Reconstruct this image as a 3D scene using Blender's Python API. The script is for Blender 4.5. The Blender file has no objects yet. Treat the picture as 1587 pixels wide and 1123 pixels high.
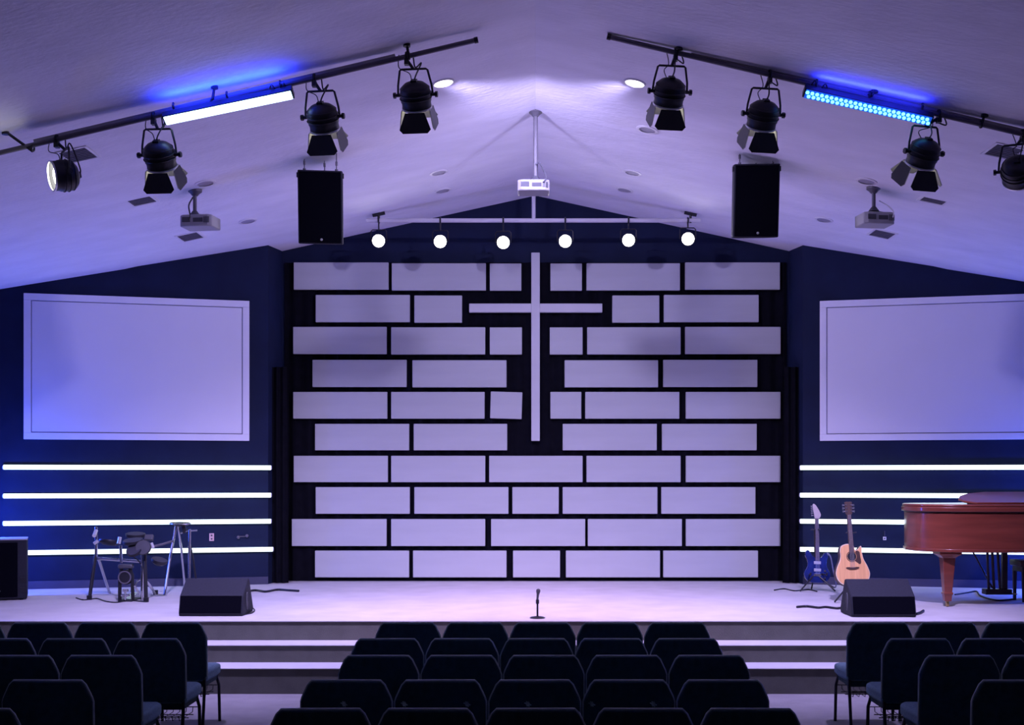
import bpy, bmesh, math, random
from mathutils import Vector, Matrix
random.seed(7)
PI = math.pi
scene = bpy.context.scene
COL = scene.collection

# ------------------------------------------------------------------ camera
F, CX, CY, HC = 1850.0, 830.0, 742.0, 1.98      # focal length and principal point in photo pixels, eye height
cam_data = bpy.data.cameras.new('camera')
cam_data.sensor_width = 36.0
cam_data.lens = F / 1587.0 * 36.0
cam_data.shift_x = -(CX - 793.5) / 1587.0
cam_data.shift_y = (CY - 561.5) / 1587.0
cam = bpy.data.objects.new('camera', cam_data)
cam.location = (0, 0, HC)
cam.rotation_euler = (PI / 2, 0, 0)
COL.objects.link(cam)
scene.camera = cam

# ------------------------------------------------------------------ exposure, world, lights
scene.view_settings.view_transform = 'Standard'
scene.view_settings.look = 'None'
scene.view_settings.exposure = 0.12
scene.view_settings.gamma = 1.0
scene.view_settings.use_curve_mapping = False
scene.cycles.use_denoising = True
scene.cycles.max_bounces = 8
scene.cycles.diffuse_bounces = 6
scene.cycles.sample_clamp_indirect = 4.0

world = bpy.data.worlds.new('world')
scene.world = world
world.use_nodes = True
world.node_tree.nodes['Background'].inputs[0].default_value = (0.42, 0.36, 0.72, 1)
world.node_tree.nodes['Background'].inputs[1].default_value = 0.022

LAV = (0.54, 0.45, 1.0)
PINK = (0.98, 0.52, 0.98)
BLUE = (0.03, 0.10, 1.0)


def lamp(name, kind, loc, energy, color, aim=None, size=0.1, angle=90, blend=0.6, parent=None, size_y=None):
    d = bpy.data.lights.new(name, kind)
    d.energy = energy
    d.color = color
    if kind == 'SPOT':
        d.spot_size = math.radians(angle)
        d.spot_blend = blend
        d.shadow_soft_size = size
    elif kind == 'AREA':
        d.size = size
        if size_y:
            d.shape = 'RECTANGLE'
            d.size_y = size_y
    else:
        d.shadow_soft_size = size
    o = bpy.data.objects.new(name, d)
    COL.objects.link(o)
    o.location = loc
    if aim is not None:
        o.rotation_euler = Vector(aim).to_track_quat('-Z', 'Y').to_euler()
    if parent:
        o.parent = parent
    return o


# blue uplights standing at the two far corners of the stage, behind the loudspeaker and the piano
lamp('blue_uplight', 'POINT', (-6.58, 14.15, 1.50), 125, BLUE, size=0.10)
lamp('blue_uplight', 'POINT', (6.55, 14.40, 1.15), 120, BLUE, size=0.10)
# powers of the lamps whose lights are made with them further down
PAR_POWER = 520.0
DOWN_POWER = 650.0
BACK_POWER = 12.0


# ------------------------------------------------------------------ helpers: projection
def at(px, py, D):
    return Vector(((px - CX) * D / F, D, HC + (CY - py) * D / F))


def X(px, D):
    return (px - CX) * D / F


def Z(py, D):
    return HC + (CY - py) * D / F


RIDGE, SLOPE = 5.848, 0.219
SEAM = (12.5, 15.36)


def ceil_z(x, y=10.0):
    dz = 0.0
    if y < SEAM[1]:
        dz += 0.010
    if y < SEAM[0]:
        dz += 0.014
    return RIDGE - SLOPE * abs(x) - dz


def ceil_hit(px, py):
    a = abs(px - CX) / F
    b = (CY - py) / F
    D = (RIDGE - HC) / (b + SLOPE * a)
    x = (px - CX) * D / F
    return Vector((x, D, ceil_z(x, D)))


# ------------------------------------------------------------------ helpers: materials
def mat(name, col, rough=0.6, metal=0.0, var=0.12, scale=8.0, bump=0.0, bscale=60.0, spec=0.5, coat=0.0, emit=None, estr=0.0, stretch=None, col2=None, detail=4.0):
    m = bpy.data.materials.new(name)
    m.use_nodes = True
    nt = m.node_tree
    b = nt.nodes['Principled BSDF']
    b.inputs['Roughness'].default_value = rough
    b.inputs['Metallic'].default_value = metal
    b.inputs['Specular IOR Level'].default_value = spec
    b.inputs['Coat Weight'].default_value = coat
    b.inputs['Coat Roughness'].default_value = 0.08
    tc = nt.nodes.new('ShaderNodeTexCoord')
    mp = nt.nodes.new('ShaderNodeMapping')
    if stretch:
        mp.inputs['Scale'].default_value = stretch
    nt.links.new(tc.outputs['Object'], mp.inputs['Vector'])
    n = nt.nodes.new('ShaderNodeTexNoise')
    n.inputs['Scale'].default_value = scale
    n.inputs['Detail'].default_value = detail
    nt.links.new(mp.outputs[0], n.inputs['Vector'])
    r = nt.nodes.new('ShaderNodeValToRGB')
    c2 = col2 if col2 else tuple(min(1.0, c * (1 + var)) for c in col)
    c1 = tuple(c * (1 - var) for c in col)
    r.color_ramp.elements[0].position = 0.3
    r.color_ramp.elements[1].position = 0.7
    r.color_ramp.elements[0].color = (*c1, 1)
    r.color_ramp.elements[1].color = (*c2, 1)
    nt.links.new(n.outputs['Fac'], r.inputs[0])
    nt.links.new(r.outputs[0], b.inputs['Base Color'])
    if bump > 0:
        n2 = nt.nodes.new('ShaderNodeTexNoise')
        n2.inputs['Scale'].default_value = bscale
        n2.inputs['Detail'].default_value = 3
        nt.links.new(mp.outputs[0], n2.inputs['Vector'])
        bp = nt.nodes.new('ShaderNodeBump')
        bp.inputs['Strength'].default_value = bump
        bp.inputs['Distance'].default_value = 0.02
        nt.links.new(n2.outputs['Fac'], bp.inputs['Height'])
        nt.links.new(bp.outputs[0], b.inputs['Normal'])
    if emit:
        b.inputs['Emission Color'].default_value = (*emit, 1)
        b.inputs['Emission Strength'].default_value = estr
    return m


M = dict(
    polegrey=mat('lilac_grey_pole', (0.09, 0.085, 0.10), 0.5, var=0.05, scale=6),
    litdooredge=mat('lit_door_edge', (0.50, 0.49, 0.50), 0.4, 0.3, var=0.08, scale=12),  # pale rim: light catching the barn door edges, put into the colour
    ceiling=mat('ceiling_plaster', (0.84, 0.82, 0.88), 0.9, var=0.05, scale=1.6, bump=0.30, bscale=11, spec=0.1, stretch=(1, 2.2, 1)),
    wall=mat('navy_black_paint', (0.0065, 0.013, 0.043), 0.75, var=0.15, scale=3, bump=0.05, bscale=90, spec=0.25),
    sidewall=mat('side_wall_paint', (0.25, 0.24, 0.30), 0.8, var=0.06, scale=2, spec=0.2),
    carpet=mat('pale_carpet', (0.58, 0.55, 0.55), 0.95, var=0.07, scale=3, bump=0.4, bscale=220, spec=0.05),
    floorcarpet=mat('hall_carpet', (0.30, 0.285, 0.30), 0.95, var=0.08, scale=5, bump=0.4, bscale=220, spec=0.05),
    riser=mat('riser_carpet', (0.12, 0.12, 0.108), 0.95, var=0.10, scale=6, bump=0.4, bscale=220, spec=0.05),
    nosing=mat('nosing_strip', (0.55, 0.53, 0.56), 0.6, var=0.05, scale=5),
    trim=mat('dark_trim', (0.05, 0.05, 0.09), 0.5, var=0.1, scale=6),
    panel=mat('white_panel', (0.52, 0.53, 0.53), 0.75, var=0.04, scale=2.5, stretch=(0.4, 1, 3), spec=0.2),
    cross=mat('cross_white', (0.62, 0.62, 0.62), 0.7, var=0.03, scale=3, spec=0.2),
    drape=mat('black_velour', (0.006, 0.006, 0.010), 0.95, var=0.2, scale=10, spec=0.05),
    screen=mat('matte_white_screen', (0.84, 0.83, 0.86), 0.85, var=0.02, scale=1.2, spec=0.15),
    screenframe=mat('white_screen_frame', (0.88, 0.87, 0.90), 0.6, var=0.02, scale=3, spec=0.3),
    groove=mat('screen_groove', (0.35, 0.33, 0.40), 0.7, var=0.05, scale=5),
    black=mat('black_plastic', (0.012, 0.012, 0.018), 0.45, var=0.2, scale=12, spec=0.4),
    blackmetal=mat('black_painted_metal', (0.012, 0.012, 0.016), 0.42, 0.0, var=0.2, scale=12, spec=0.45),
    grille=mat('black_speaker_grille', (0.0025, 0.0025, 0.006), 0.9, var=0.3, scale=160, bump=0.3, bscale=400, spec=0.04),
    wedge=mat('black_speaker_paint', (0.014, 0.015, 0.026), 0.7, var=0.2, scale=60, bump=0.3, bscale=250, spec=0.35),
    litinnerdoor=mat('lit_door_inside', (0.10, 0.10, 0.10), 0.45, var=0.15, scale=12, spec=0.5),  # greyer than the black outside: lamp light on the inner faces painted in
    steel=mat('grey_steel_pipe', (0.13, 0.12, 0.15), 0.5, 0.2, var=0.1, scale=8),
    raceway=mat('grey_raceway', (0.36, 0.34, 0.38), 0.5, 0.1, var=0.08, scale=8),
    whitepipe=mat('white_pipe', (0.66, 0.64, 0.68), 0.45, var=0.04, scale=6),
    chrome=mat('chrome', (0.62, 0.62, 0.66), 0.22, 1.0, var=0.05, scale=8),
    silver=mat('silver_ring', (0.75, 0.75, 0.78), 0.3, 0.6, var=0.05, scale=8),
    projector=mat('white_projector', (0.32, 0.31, 0.33), 0.45, var=0.04, scale=6),
    darkgrey=mat('dark_grey_plastic', (0.06, 0.06, 0.075), 0.5, var=0.15, scale=10),
    vent=mat('dark_vent', (0.16, 0.15, 0.19), 0.6, var=0.1, scale=20),
    whitetrim=mat('white_trim', (0.78, 0.76, 0.80), 0.5, var=0.03, scale=6),
    can=mat('recessed_baffle', (0.36, 0.34, 0.42), 0.6, var=0.1, scale=20),
    chairback=mat('black_chair_shell', (0.020, 0.055, 0.072), 0.7, var=0.2, scale=25, spec=0.25),
    chairtrim=mat('lit_grey_piping', (0.42, 0.50, 0.52), 0.5, var=0.12, scale=20, spec=0.4),  # grey piping, paled further: light on the chair edges put into its colour
    chairseat=mat('teal_seat_fabric', (0.20, 0.30, 0.38), 0.9, var=0.15, scale=60, bump=0.3, bscale=300, spec=0.1),
    chairleg=mat('black_tube_steel', (0.010, 0.010, 0.016), 0.4, 0.2, var=0.15, scale=20),
    piano=mat('mahogany', (0.19, 0.040, 0.024), 0.30, var=0.18, scale=3, stretch=(0.5, 0.5, 5), coat=0.45, spec=0.5, col2=(0.25, 0.055, 0.032), detail=6),
    pianodark=mat('dark_walnut', (0.03, 0.012, 0.012), 0.4, var=0.3, scale=6),
    brass=mat('brass', (0.55, 0.40, 0.16), 0.3, 1.0, var=0.1, scale=8),
    spruce=mat('spruce_top', (0.80, 0.40, 0.16), 0.40, var=0.08, scale=4, stretch=(14, 1, 0.6), coat=0.3, col2=(0.90, 0.50, 0.22)),
    rosewood=mat('rosewood', (0.06, 0.025, 0.018), 0.45, var=0.3, scale=10, stretch=(6, 1, 1)),
    cream=mat('cream_binding', (0.80, 0.66, 0.50), 0.5, var=0.04, scale=6),
    bluelacquer=mat('blue_lacquer', (0.008, 0.022, 0.15), 0.25, var=0.35, scale=9, coat=0.6, spec=0.6),
    maple=mat('maple_neck', (0.58, 0.50, 0.46), 0.45, var=0.08, scale=6, stretch=(1, 1, 0.3)),
    greyrubber=mat('grey_pad_rubber', (0.035, 0.035, 0.05), 0.6, var=0.1, scale=20),
    strap=mat('grey_webbing', (0.20, 0.20, 0.24), 0.9, var=0.15, scale=60),
    pinkplate=mat('pale_pink_plate', (0.75, 0.48, 0.50), 0.5, var=0.04, scale=8),
    paper=mat('pale_mark', (0.40, 0.52, 0.55), 0.8, var=0.5, scale=30),
    # things that give off light
    tube=mat('glowing_tube', (0.9, 1.0, 0.95), 0.5, var=0.0, emit=(0.80, 1.0, 0.92), estr=1.9),
    ledleft=mat('blue_white_led', (0.8, 0.9, 1.0), 0.5, var=0.0, emit=(0.42, 0.66, 1.0), estr=7.0),
    ledcell=mat('cyan_led', (0.3, 0.7, 0.9), 0.5, var=0.0, emit=(0.12, 0.66, 1.0), estr=3.6),
    ledgap=mat('led_window', (0.02, 0.10, 0.45), 0.4, var=0.0, emit=(0.01, 0.10, 0.75), estr=0.8),
    lenshot=mat('hot_lens', (1, 1, 0.95), 0.5, var=0.0, emit=(1.0, 0.98, 0.92), estr=14.0),
    lenspar=mat('par_lens', (1, 0.96, 0.85), 0.5, var=0.0, emit=(1.0, 0.93, 0.70), estr=24.0),
    downlight=mat('downlight_lens', (1, 1, 0.9), 0.5, var=0.0, emit=(1.0, 0.97, 0.84), estr=7.0),
)


# ------------------------------------------------------------------ helpers: meshes
def frame_to(d, up=Vector((0, 0, 1))):
    """matrix whose z axis is d"""
    d = Vector(d).normalized()
    s = d.cross(up)
    if s.length < 1e-4:
        s = Vector((1, 0, 0))
    s.normalize()
    u = s.cross(d)
    m = Matrix((s, u, d)).transposed()
    # keep it right handed
    if m.determinant() < 0:
        m = Matrix((-s, u, d)).transposed()
    return m.to_4x4()


class MB:
    def __init__(self):
        self.bm = bmesh.new()

    def box(self, c, s, mtx=None):
        sx, sy, sz = [v / 2 for v in s]
        vs = []
        for p in ((-1, -1, -1), (1, -1, -1), (1, 1, -1), (-1, 1, -1), (-1, -1, 1), (1, -1, 1), (1, 1, 1), (-1, 1, 1)):
            v = Vector((p[0] * sx, p[1] * sy, p[2] * sz))
            if mtx is not None:
                v = mtx @ v
            vs.append(self.bm.verts.new(v + Vector(c)))
        for f in ((0, 3, 2, 1), (4, 5, 6, 7), (0, 1, 5, 4), (1, 2, 6, 5), (2, 3, 7, 6), (3, 0, 4, 7)):
            self.bm.faces.new([vs[i] for i in f])
        return self

    def box2(self, lo, hi):
        lo, hi = Vector(lo), Vector(hi)
        return self.box((lo + hi) / 2, hi - lo)

    def ring_sweep(self, rings, cap=True, closed=False):
        n = len(rings[0])
        R = [[self.bm.verts.new(p) for p in r] for r in rings]
        k = len(R)
        for i in range(k if closed else k - 1):
            a, b = R[i], R[(i + 1) % k]
            for j in range(n):
                self.bm.faces.new((a[j], a[(j + 1) % n], b[(j + 1) % n], b[j]))
        if cap and not closed:
            self.bm.faces.new(list(reversed(R[0])))
            self.bm.faces.new(R[-1])
        return self

    def tube(self, pts, r, seg=8, closed=False, flat=1.0):
        pts = [Vector(p) for p in pts]
        rings = []
        n = len(pts)
        prev = None
        for i, p in enumerate(pts):
            if closed:
                t = pts[(i + 1) % n] - pts[i - 1]
            else:
                t = pts[min(i + 1, n - 1)] - pts[max(i - 1, 0)]
            if t.length < 1e-7:
                t = Vector((0, 0, 1))
            t.normalize()
            if prev is None:
                a = t.orthogonal().normalized()
            else:
                a = prev - t * prev.dot(t)
                if a.length < 1e-5:
                    a = t.orthogonal()
                a.normalize()
            prev = a
            b = t.cross(a)
            rr = r[i] if isinstance(r, (list, tuple)) else r
            rings.append([p + (a * math.cos(2 * PI * k / seg) + b * math.sin(2 * PI * k / seg) * flat) * rr for k in range(seg)])
        return self.ring_sweep(rings, closed=closed)

    def cyl(self, p0, p1, r0, r1=None, seg=16):
        return self.tube([p0, p1], [r0, r1 if r1 is not None else r0], seg)

    def lathe(self, prof, mtx=Matrix(), seg=24, cap=True):
        rings = []
        for r, h in prof:
            rings.append([mtx @ Vector((max(r, 1e-4) * math.cos(2 * PI * k / seg), max(r, 1e-4) * math.sin(2 * PI * k / seg), h)) for k in range(seg)])
        return self.ring_sweep(rings, cap=cap)

    def prism(self, poly, t0, t1, mtx=Matrix()):
        """poly in the local xy plane, extruded from z=t0 to z=t1"""
        a = [mtx @ Vector((p[0], p[1], t0)) for p in poly]
        b = [mtx @ Vector((p[0], p[1], t1)) for p in poly]
        return self.ring_sweep([a, b])

    def quadplate(self, q, t):
        """a plate from any planar polygon with thickness t"""
        q = [Vector(p) for p in q]
        nrm = (q[1] - q[0]).cross(q[2] - q[0]).normalized() * t / 2
        return self.ring_sweep([[p - nrm for p in q], [p + nrm for p in q]])

    def build(self, name, m, parent=None, loc=None, bevel=0.0, bseg=2, angle=35):
        bmesh.ops.recalc_face_normals(self.bm, faces=self.bm.faces[:])
        me = bpy.data.meshes.new(name)
        self.bm.to_mesh(me)
        self.bm.free()
        me.materials.append(M[m] if isinstance(m, str) else m)
        for p in me.polygons:
            p.use_smooth = True
        me.set_sharp_from_angle(angle=math.radians(angle))
        o = bpy.data.objects.new(name, me)
        COL.objects.link(o)
        if parent is not None:
            o.parent = parent
        if loc is not None:
            o.location = loc
        if bevel > 0:
            bv = o.modifiers.new('edge', 'BEVEL')
            bv.width = bevel
            bv.segments = bseg
            bv.limit_method = 'ANGLE'
            bv.angle_limit = math.radians(40)
        return o


XZ = Matrix(((1, 0, 0, 0), (0, 0, -1, 0), (0, 1, 0, 0), (0, 0, 0, 1)))   # local (x, y, z) -> (x, -z, y): drawn upright, front towards -y


def tag(o, label, cat, group=None):
    o['label'] = label
    o['category'] = cat
    if group:
        o['group'] = group
    return o


def thing(name, label, cat, loc=(0, 0, 0), rz=0.0, group=None):
    o = bpy.data.objects.new(name, None)
    o.empty_display_size = 0.1
    COL.objects.link(o)
    o.location = loc
    o.rotation_euler = (0, 0, rz)
    return tag(o, label, cat, group)


def struct(o):
    o['kind'] = 'structure'
    return o


def copy_tree(o, parent=None):
    c = o.copy()
    COL.objects.link(c)
    if parent is not None:
        c.parent = parent
    for ch in list(o.children):
        copy_tree(ch, c)
    return c


def smooth_path(pts, n=6):
    """Catmull-Rom through pts"""
    pts = [Vector(p) for p in pts]
    P = [pts[0] * 2 - pts[1]] + pts + [pts[-1] * 2 - pts[-2]]
    out = []
    for i in range(1, len(P) - 2):
        for k in range(n):
            t = k / n
            a, b, c, d = P[i - 1], P[i], P[i + 1], P[i + 2]
            out.append(0.5 * ((2 * b) + (c - a) * t + (2 * a - 5 * b + 4 * c - d) * t * t + (3 * b - a - 3 * c + d) * t ** 3))
    out.append(pts[-1])
    return out


# ------------------------------------------------------------------ setting
ST = 0.59          # stage height
YB = 16.3          # back wall
HW = 6.75          # half width of the hall
struct(MB().box2((-7.6, 2.0, -0.1), (7.6, 11.35, 0.0)).build('floor', 'floorcarpet'))
struct(MB().box2((-7.2, 11.70, 0.0), (7.2, 16.6, ST)).build('stage_floor', 'carpet'))
# two steps and the face of the stage
st = MB()
st.box2((-7.2, 11.0, 0.0), (7.2, 11.36, 0.232))
st.box2((-7.2, 11.35, 0.0), (7.2, 11.70, 0.397))
st.box2((-7.2, 11.685, 0.0), (7.2, 11.70, 0.586))
struct(st.build('steps', 'riser'))
for k, (y0, y1, z0, z1) in enumerate(((10.985, 11.35, 0.232, 0.238), (11.335, 11.685, 0.397, 0.403), (11.67, 11.74, 0.586, 0.592))):
    struct(MB().box2((-7.2, y0, z0), (7.2, y1, z1)).build('trim_%d' % (k + 1), 'nosing'))

# ceiling: two slopes, in three lengths that step down slightly at two seams
cm = MB()
for (ya, yb) in ((3.0, SEAM[0]), (SEAM[0], SEAM[1]), (SEAM[1], 16.7)):
    ym = (ya + yb) / 2
    for s in (-1, 1):
        xo = 7.3 * s
        z0, z1 = ceil_z(0, ym), ceil_z(xo, ym)
        cm.ring_sweep([[Vector((0, y, z0)), Vector((xo, y, z1)), Vector((xo, y, z1 + 0.16)), Vector((0, y, z0 + 0.16))] for y in (ya, yb)])
struct(cm.build('ceiling', 'ceiling'))

# back wall gable
struct(MB().prism([(-3.75, 0.0), (3.75, 0.0), (3.75, ceil_z(3.75) + 0.05), (0, RIDGE + 0.05), (-3.75, ceil_z(3.75) + 0.05)], -0.15, 0.0,
                  Matrix.Translation((0, YB, 0)) @ XZ).build('wall_back', 'wall'))
# angled screen walls and the returns beside the recess
CXN, CYN = 3.54, 15.80     # inner corner
OXN, OYN = 6.75, 14.995    # outer corner
DIRW = Vector((OXN - CXN, OYN - CYN, 0)).normalized()


def wall_poly(p0, p1, thick, name, m):
    d = Vector((p1[0] - p0[0], p1[1] - p0[1], 0))
    nrm = Vector((-d.y, d.x, 0)).normalized()
    if nrm.y < 0:
        nrm = -nrm
    a0, a1 = Vector((*p0, 0)), Vector((*p1, 0))
    q = [a0, a1, a1 + Vector((0, 0, ceil_z(p1[0]) + 0.04)), a0 + Vector((0, 0, ceil_z(p0[0]) + 0.04))]
    return struct(MB().ring_sweep([q, [v + nrm * thick for v in q]]).build(name, m))


for s, side in ((-1, 'left'), (1, 'right')):
    wall_poly((CXN * s, CYN), (OXN * s, OYN), 0.12, 'wall_' + side, 'wall')
    q = [Vector((CXN * s, CYN, 0)), Vector((3.455 * s, YB + 0.02, 0))]
    zt = ceil_z(3.5) + 0.03
    struct(MB().ring_sweep([[q[0], q[1], q[1] + Vector((0, 0, zt)), q[0] + Vector((0, 0, zt))],
                            [v + Vector((0.10 * s, 0.02, 0)) for v in (q[0], q[1], q[1] + Vector((0, 0, zt)), q[0] + Vector((0, 0, zt)))]]).build('wall_return_' + side, 'wall'))
    struct(MB().box2((min(HW * s, (HW + 0.12) * s), 3.0, 0.0), (max(HW * s, (HW + 0.12) * s), 15.1, ceil_z(HW) + 0.04)).build('wall_side_' + side, 'sidewall'))


def on_wall(s, px, off=0.0):
    """point on the angled wall s (-1 drum side, 1 piano side) seen at column px, moved off the wall towards the hall"""
    nrm = Vector((DIRW.y * s, -DIRW.x, 0)) if s > 0 else Vector((-DIRW.y * -1, -DIRW.x, 0))
    nrm = Vector((s * DIRW.y, -DIRW.x, 0)).normalized()
    p0 = Vector((CXN * s, CYN, 0)) + nrm * off
    d = Vector((DIRW.x * s, DIRW.y, 0))
    a = (px - CX) / F
    # p0.x + t d.x = a (p0.y + t d.y)
    t = (a * p0.y - p0.x) / (d.x - a * d.y)
    return p0 + d * t


def wall_frame(s):
    """rotation of things mounted on the angled wall: x along the wall, y into the wall"""
    return math.atan2(DIRW.y * s, DIRW.x) if s > 0 else math.atan2(-DIRW.y, DIRW.x)


for s, side in ((-1, 'left'), (1, 'right')):
    a, b = Vector((CXN * s, CYN, 0)), Vector((OXN * s, OYN, 0))
    nrm = Vector((s * DIRW.y, -DIRW.x, 0)).normalized()
    q = [a, b, b + nrm * 0.02, a + nrm * 0.02]
    struct(MB().ring_sweep([[v + Vector((0, 0, ST)) for v in q], [v + Vector((0, 0, ST + 0.10)) for v in q]]).build('baseboard_' + side, 'trim'))

# ------------------------------------------------------------------ drapes behind and beside the panels
def pleated(x0, x1, z0, z1, amp, wl, y=0.0, taper=0.0):
    m = MB()
    n = int((x1 - x0) / wl * 10)
    fr, bk = [], []
    for i in range(n + 1):
        x = x0 + (x1 - x0) * i / n
        yy = y + amp * math.sin(2 * PI * (x - x0) / wl) + amp * 0.35 * math.sin(2 * PI * (x - x0) / wl * 0.37 + 1)
        fr.append((x, yy))
    poly = fr + [(x, yy + 0.008) for x, yy in reversed(fr)]
    m.prism([(p[0], p[1]) for p in poly], z0, z1)
    return m


tag(pleated(-3.42, 3.42, 0, 4.33, 0.014, 0.19).build('stage_curtain', 'drape', loc=(0, 16.272, ST + 0.01)),
    'wide black pleated curtain on the back wall behind the pale panels and cross', 'curtain')
for s, sd in ((-1, 'drum'), (1, 'piano')):
    tag(pleated(-0.11, 0.11, 0, 2.88, 0.022, 0.09).build('side_drape', 'drape', loc=(3.41 * s, 15.93, ST + 0.005)),
        'narrow black drape hanging at the %s side of the panelled recess' % sd, 'curtain', 'black drapes beside the panels')

# ------------------------------------------------------------------ pale wall panels
ROWS = [
    (408, 450, [(455, 602), (607, 753), (759, 808), (853, 902), (909, 1054), (1062, 1209)]),
    (458, 500, [(489, 635), (642, 716), (949, 1022), (1029, 1176)]),
    (507, 549, [(454, 599), (606, 752), (759, 809), (852, 903), (910, 1055), (1062, 1210)]),
    (558, 600, [(484, 630), (639, 785), (875, 1020), (1028, 1174)]),
    (607, 648.5, [(454, 600), (606, 751), (760, 809), (853, 901), (907, 1053), (1063, 1210)]),
    (656.5, 697.5, [(488, 634), (641, 786), (872, 1018), (1026, 1173)]),
    (706, 747, [(455, 601), (606, 752), (758, 903), (909, 1055), (1063, 1210)]),
    (754.5, 796, [(489, 635), (642, 788), (794, 866), (872, 1019), (1025, 1171)]),
    (804, 846, [(452, 599), (606, 752), (761, 907), (911, 1057), (1063, 1210)]),
    (853, 894.5, [(488, 634), (640, 785), (795, 868), (877, 1023), (1028, 1175)]),
]
ROWNAME = ['top row', 'second row from the top', 'third row from the top', 'fourth row from the top', 'fifth row from the top',
           'fifth row from the bottom', 'fourth row from the bottom', 'third row from the bottom', 'second row from the bottom', 'bottom row']
PD = 16.20
for ri, (ya, yb, cols) in enumerate(ROWS):
    n = len(cols)
    for ci, (xa, xb) in enumerate(cols):
        mid = (xa + xb) / 2
        k = ((mid - CX) / 340.0) ** 2
        lift = 2.0 * k if ri in (0, 1) else (1.0 * k if ri in (2, 3) else 0)
        w = X(xb, PD) - X(xa, PD)
        h = (yb - ya) * PD / F
        o = MB().box((0, 0, 0), (w, 0.045, h)).build('decorative_panel', 'panel', loc=(X(mid, PD), PD + 0.0225, Z((ya + yb) / 2 - lift, PD)), bevel=0.007, bseg=2)
        kind = 'long pale lilac panel' if xb - xa > 120 else ('short pale lilac panel' if xb - xa > 60 else 'near-square pale lilac panel')
        if ri == 4 and ci == 2:
            o.rotation_euler.y = math.radians(1.6)
            kind = 'tilted near-square pale panel'
        left = mid < CX - 20
        right = mid > CX + 20
        side = 'drum' if left else 'piano'
        nl = sum(1 for c in cols if (c[0] + c[1]) / 2 < CX - 20)
        if not left and not right:
            pos = 'straight below the cross'
        else:
            idx = ci if left else n - 1 - ci
            pos = ('at the %s-side end' % side) if idx == 0 else ('second from the %s-side end' % side if idx == 1 else 'third from the %s-side end' % side)
        tag(o, '%s of the %s, %s' % (kind, ROWNAME[ri], pos), 'wall panel', 'pale panels on the back wall')

# cross
cr = thing('cross', 'tall slim white cross on the dark back wall between the panels', 'cross', (X(830, 16.17), 16.17, Z(683, 16.17)))
zb = Z(683, 16.17)
MB().box2((-0.058, 0, 0), (0.058, 0.07, Z(391, 16.17) - zb)).build('upright', 'cross', cr, bevel=0.008)
MB().box2((X(727, 16.17), 0.004, Z(483.5, 16.17) - zb), (-0.058, 0.07, Z(470, 16.17) - zb)).box2((0.058, 0.004, Z(483.5, 16.17) - zb), (X(933.5, 16.17), 0.07, Z(470, 16.17) - zb)).build('crossbeam', 'cross', cr, bevel=0.006)

# ------------------------------------------------------------------ projection screens on the angled walls
for s, sd, px0, px1 in ((-1, 'drum', 386.5, 36.5), (1, 'piano', 1270.5, 1655)):
    p0, p1 = on_wall(s, px0, 0.04), on_wall(s, px1, 0.04)
    L = (p1 - p0).length
    c = (p0 + p1) / 2
    z0, z1 = 2.482, 4.322
    r = wall_frame(s)
    t = thing('projection_screen', 'large white framed projection screen above the %s' % ('drum kit' if s < 0 else 'piano and guitars'), 'projection screen',
              (c.x, c.y, z0), r, 'projection screens on the angled walls')
    H = z1 - z0
    B = 0.085
    fm = MB()
    fm.box2((-L / 2, 0, 0), (L / 2, 0.036, B)).box2((-L / 2, 0, H - B), (L / 2, 0.036, H))
    fm.box2((-L / 2, 0, B), (-L / 2 + B, 0.036, H - B)).box2((L / 2 - B, 0, B), (L / 2, 0.036, H - B))
    fm.build('frame', 'screenframe', t, bevel=0.004)
    MB().box2((-L / 2 + B + 0.012, 0.006, B + 0.012), (L / 2 - B - 0.012, 0.03, H - B - 0.012)).build('screen_surface', 'screen', t)
    MB().box2((-L / 2 + B, 0.028, B), (L / 2 - B, 0.036, H - B)).build('backing', 'groove', t)

# ------------------------------------------------------------------ glowing tubes on the angled walls
ORD = ['top', 'second', 'third', 'bottom']
for s, sd in ((-1, 'drum'), (1, 'piano')):
    ends = (421, 4) if s < 0 else (1239, 1672)
    for k, zz in enumerate((Z(724.5, 15.75), Z(767, 15.75), Z(807.5, 15.75), Z(851, 15.75))):
        p0, p1 = on_wall(s, ends[0], 0.035), on_wall(s, ends[1], 0.035)
        if k == 3 and s < 0:
            p0 = on_wall(s, 424, 0.035)
        c = (p0 + p1) / 2
        L = (p1 - p0).length
        t = thing('light_bar', '%s of the four glowing white light bars on the wall behind the %s' % (ORD[k], 'drum kit' if s < 0 else 'piano'), 'light bar',
                  (c.x, c.y, zz), wall_frame(s), 'glowing bars on the angled walls')
        MB().box2((-L / 2, 0.008, -0.028), (L / 2, 0.034, 0.028)).build('channel', 'whitetrim', t)
        MB().cyl((-L / 2 + 0.012, 0, 0), (L / 2 - 0.012, 0, 0), 0.030, seg=14).build('diffuser', 'tube', t)
        for e in (-1, 1):
            MB().cyl((e * (L / 2 - 0.012), 0, 0), (e * L / 2, 0, 0), 0.026, 0.022, seg=14).build('end_cap', 'whitetrim', t)

# ------------------------------------------------------------------ lighting pipes under the ceiling
PY = 9.95
PIPES = {-1: ((-170, 277), (738.5, 62)), 1: ((943, 57), (1760, 249))}


def pipe_z(px):
    if px < CX:
        (x0, y0), (x1, y1) = PIPES[-1]
    else:
        (x0, y0), (x1, y1) = PIPES[1]
    return Z(y0 + (y1 - y0) * (px - x0) / (x1 - x0), PY)


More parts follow.
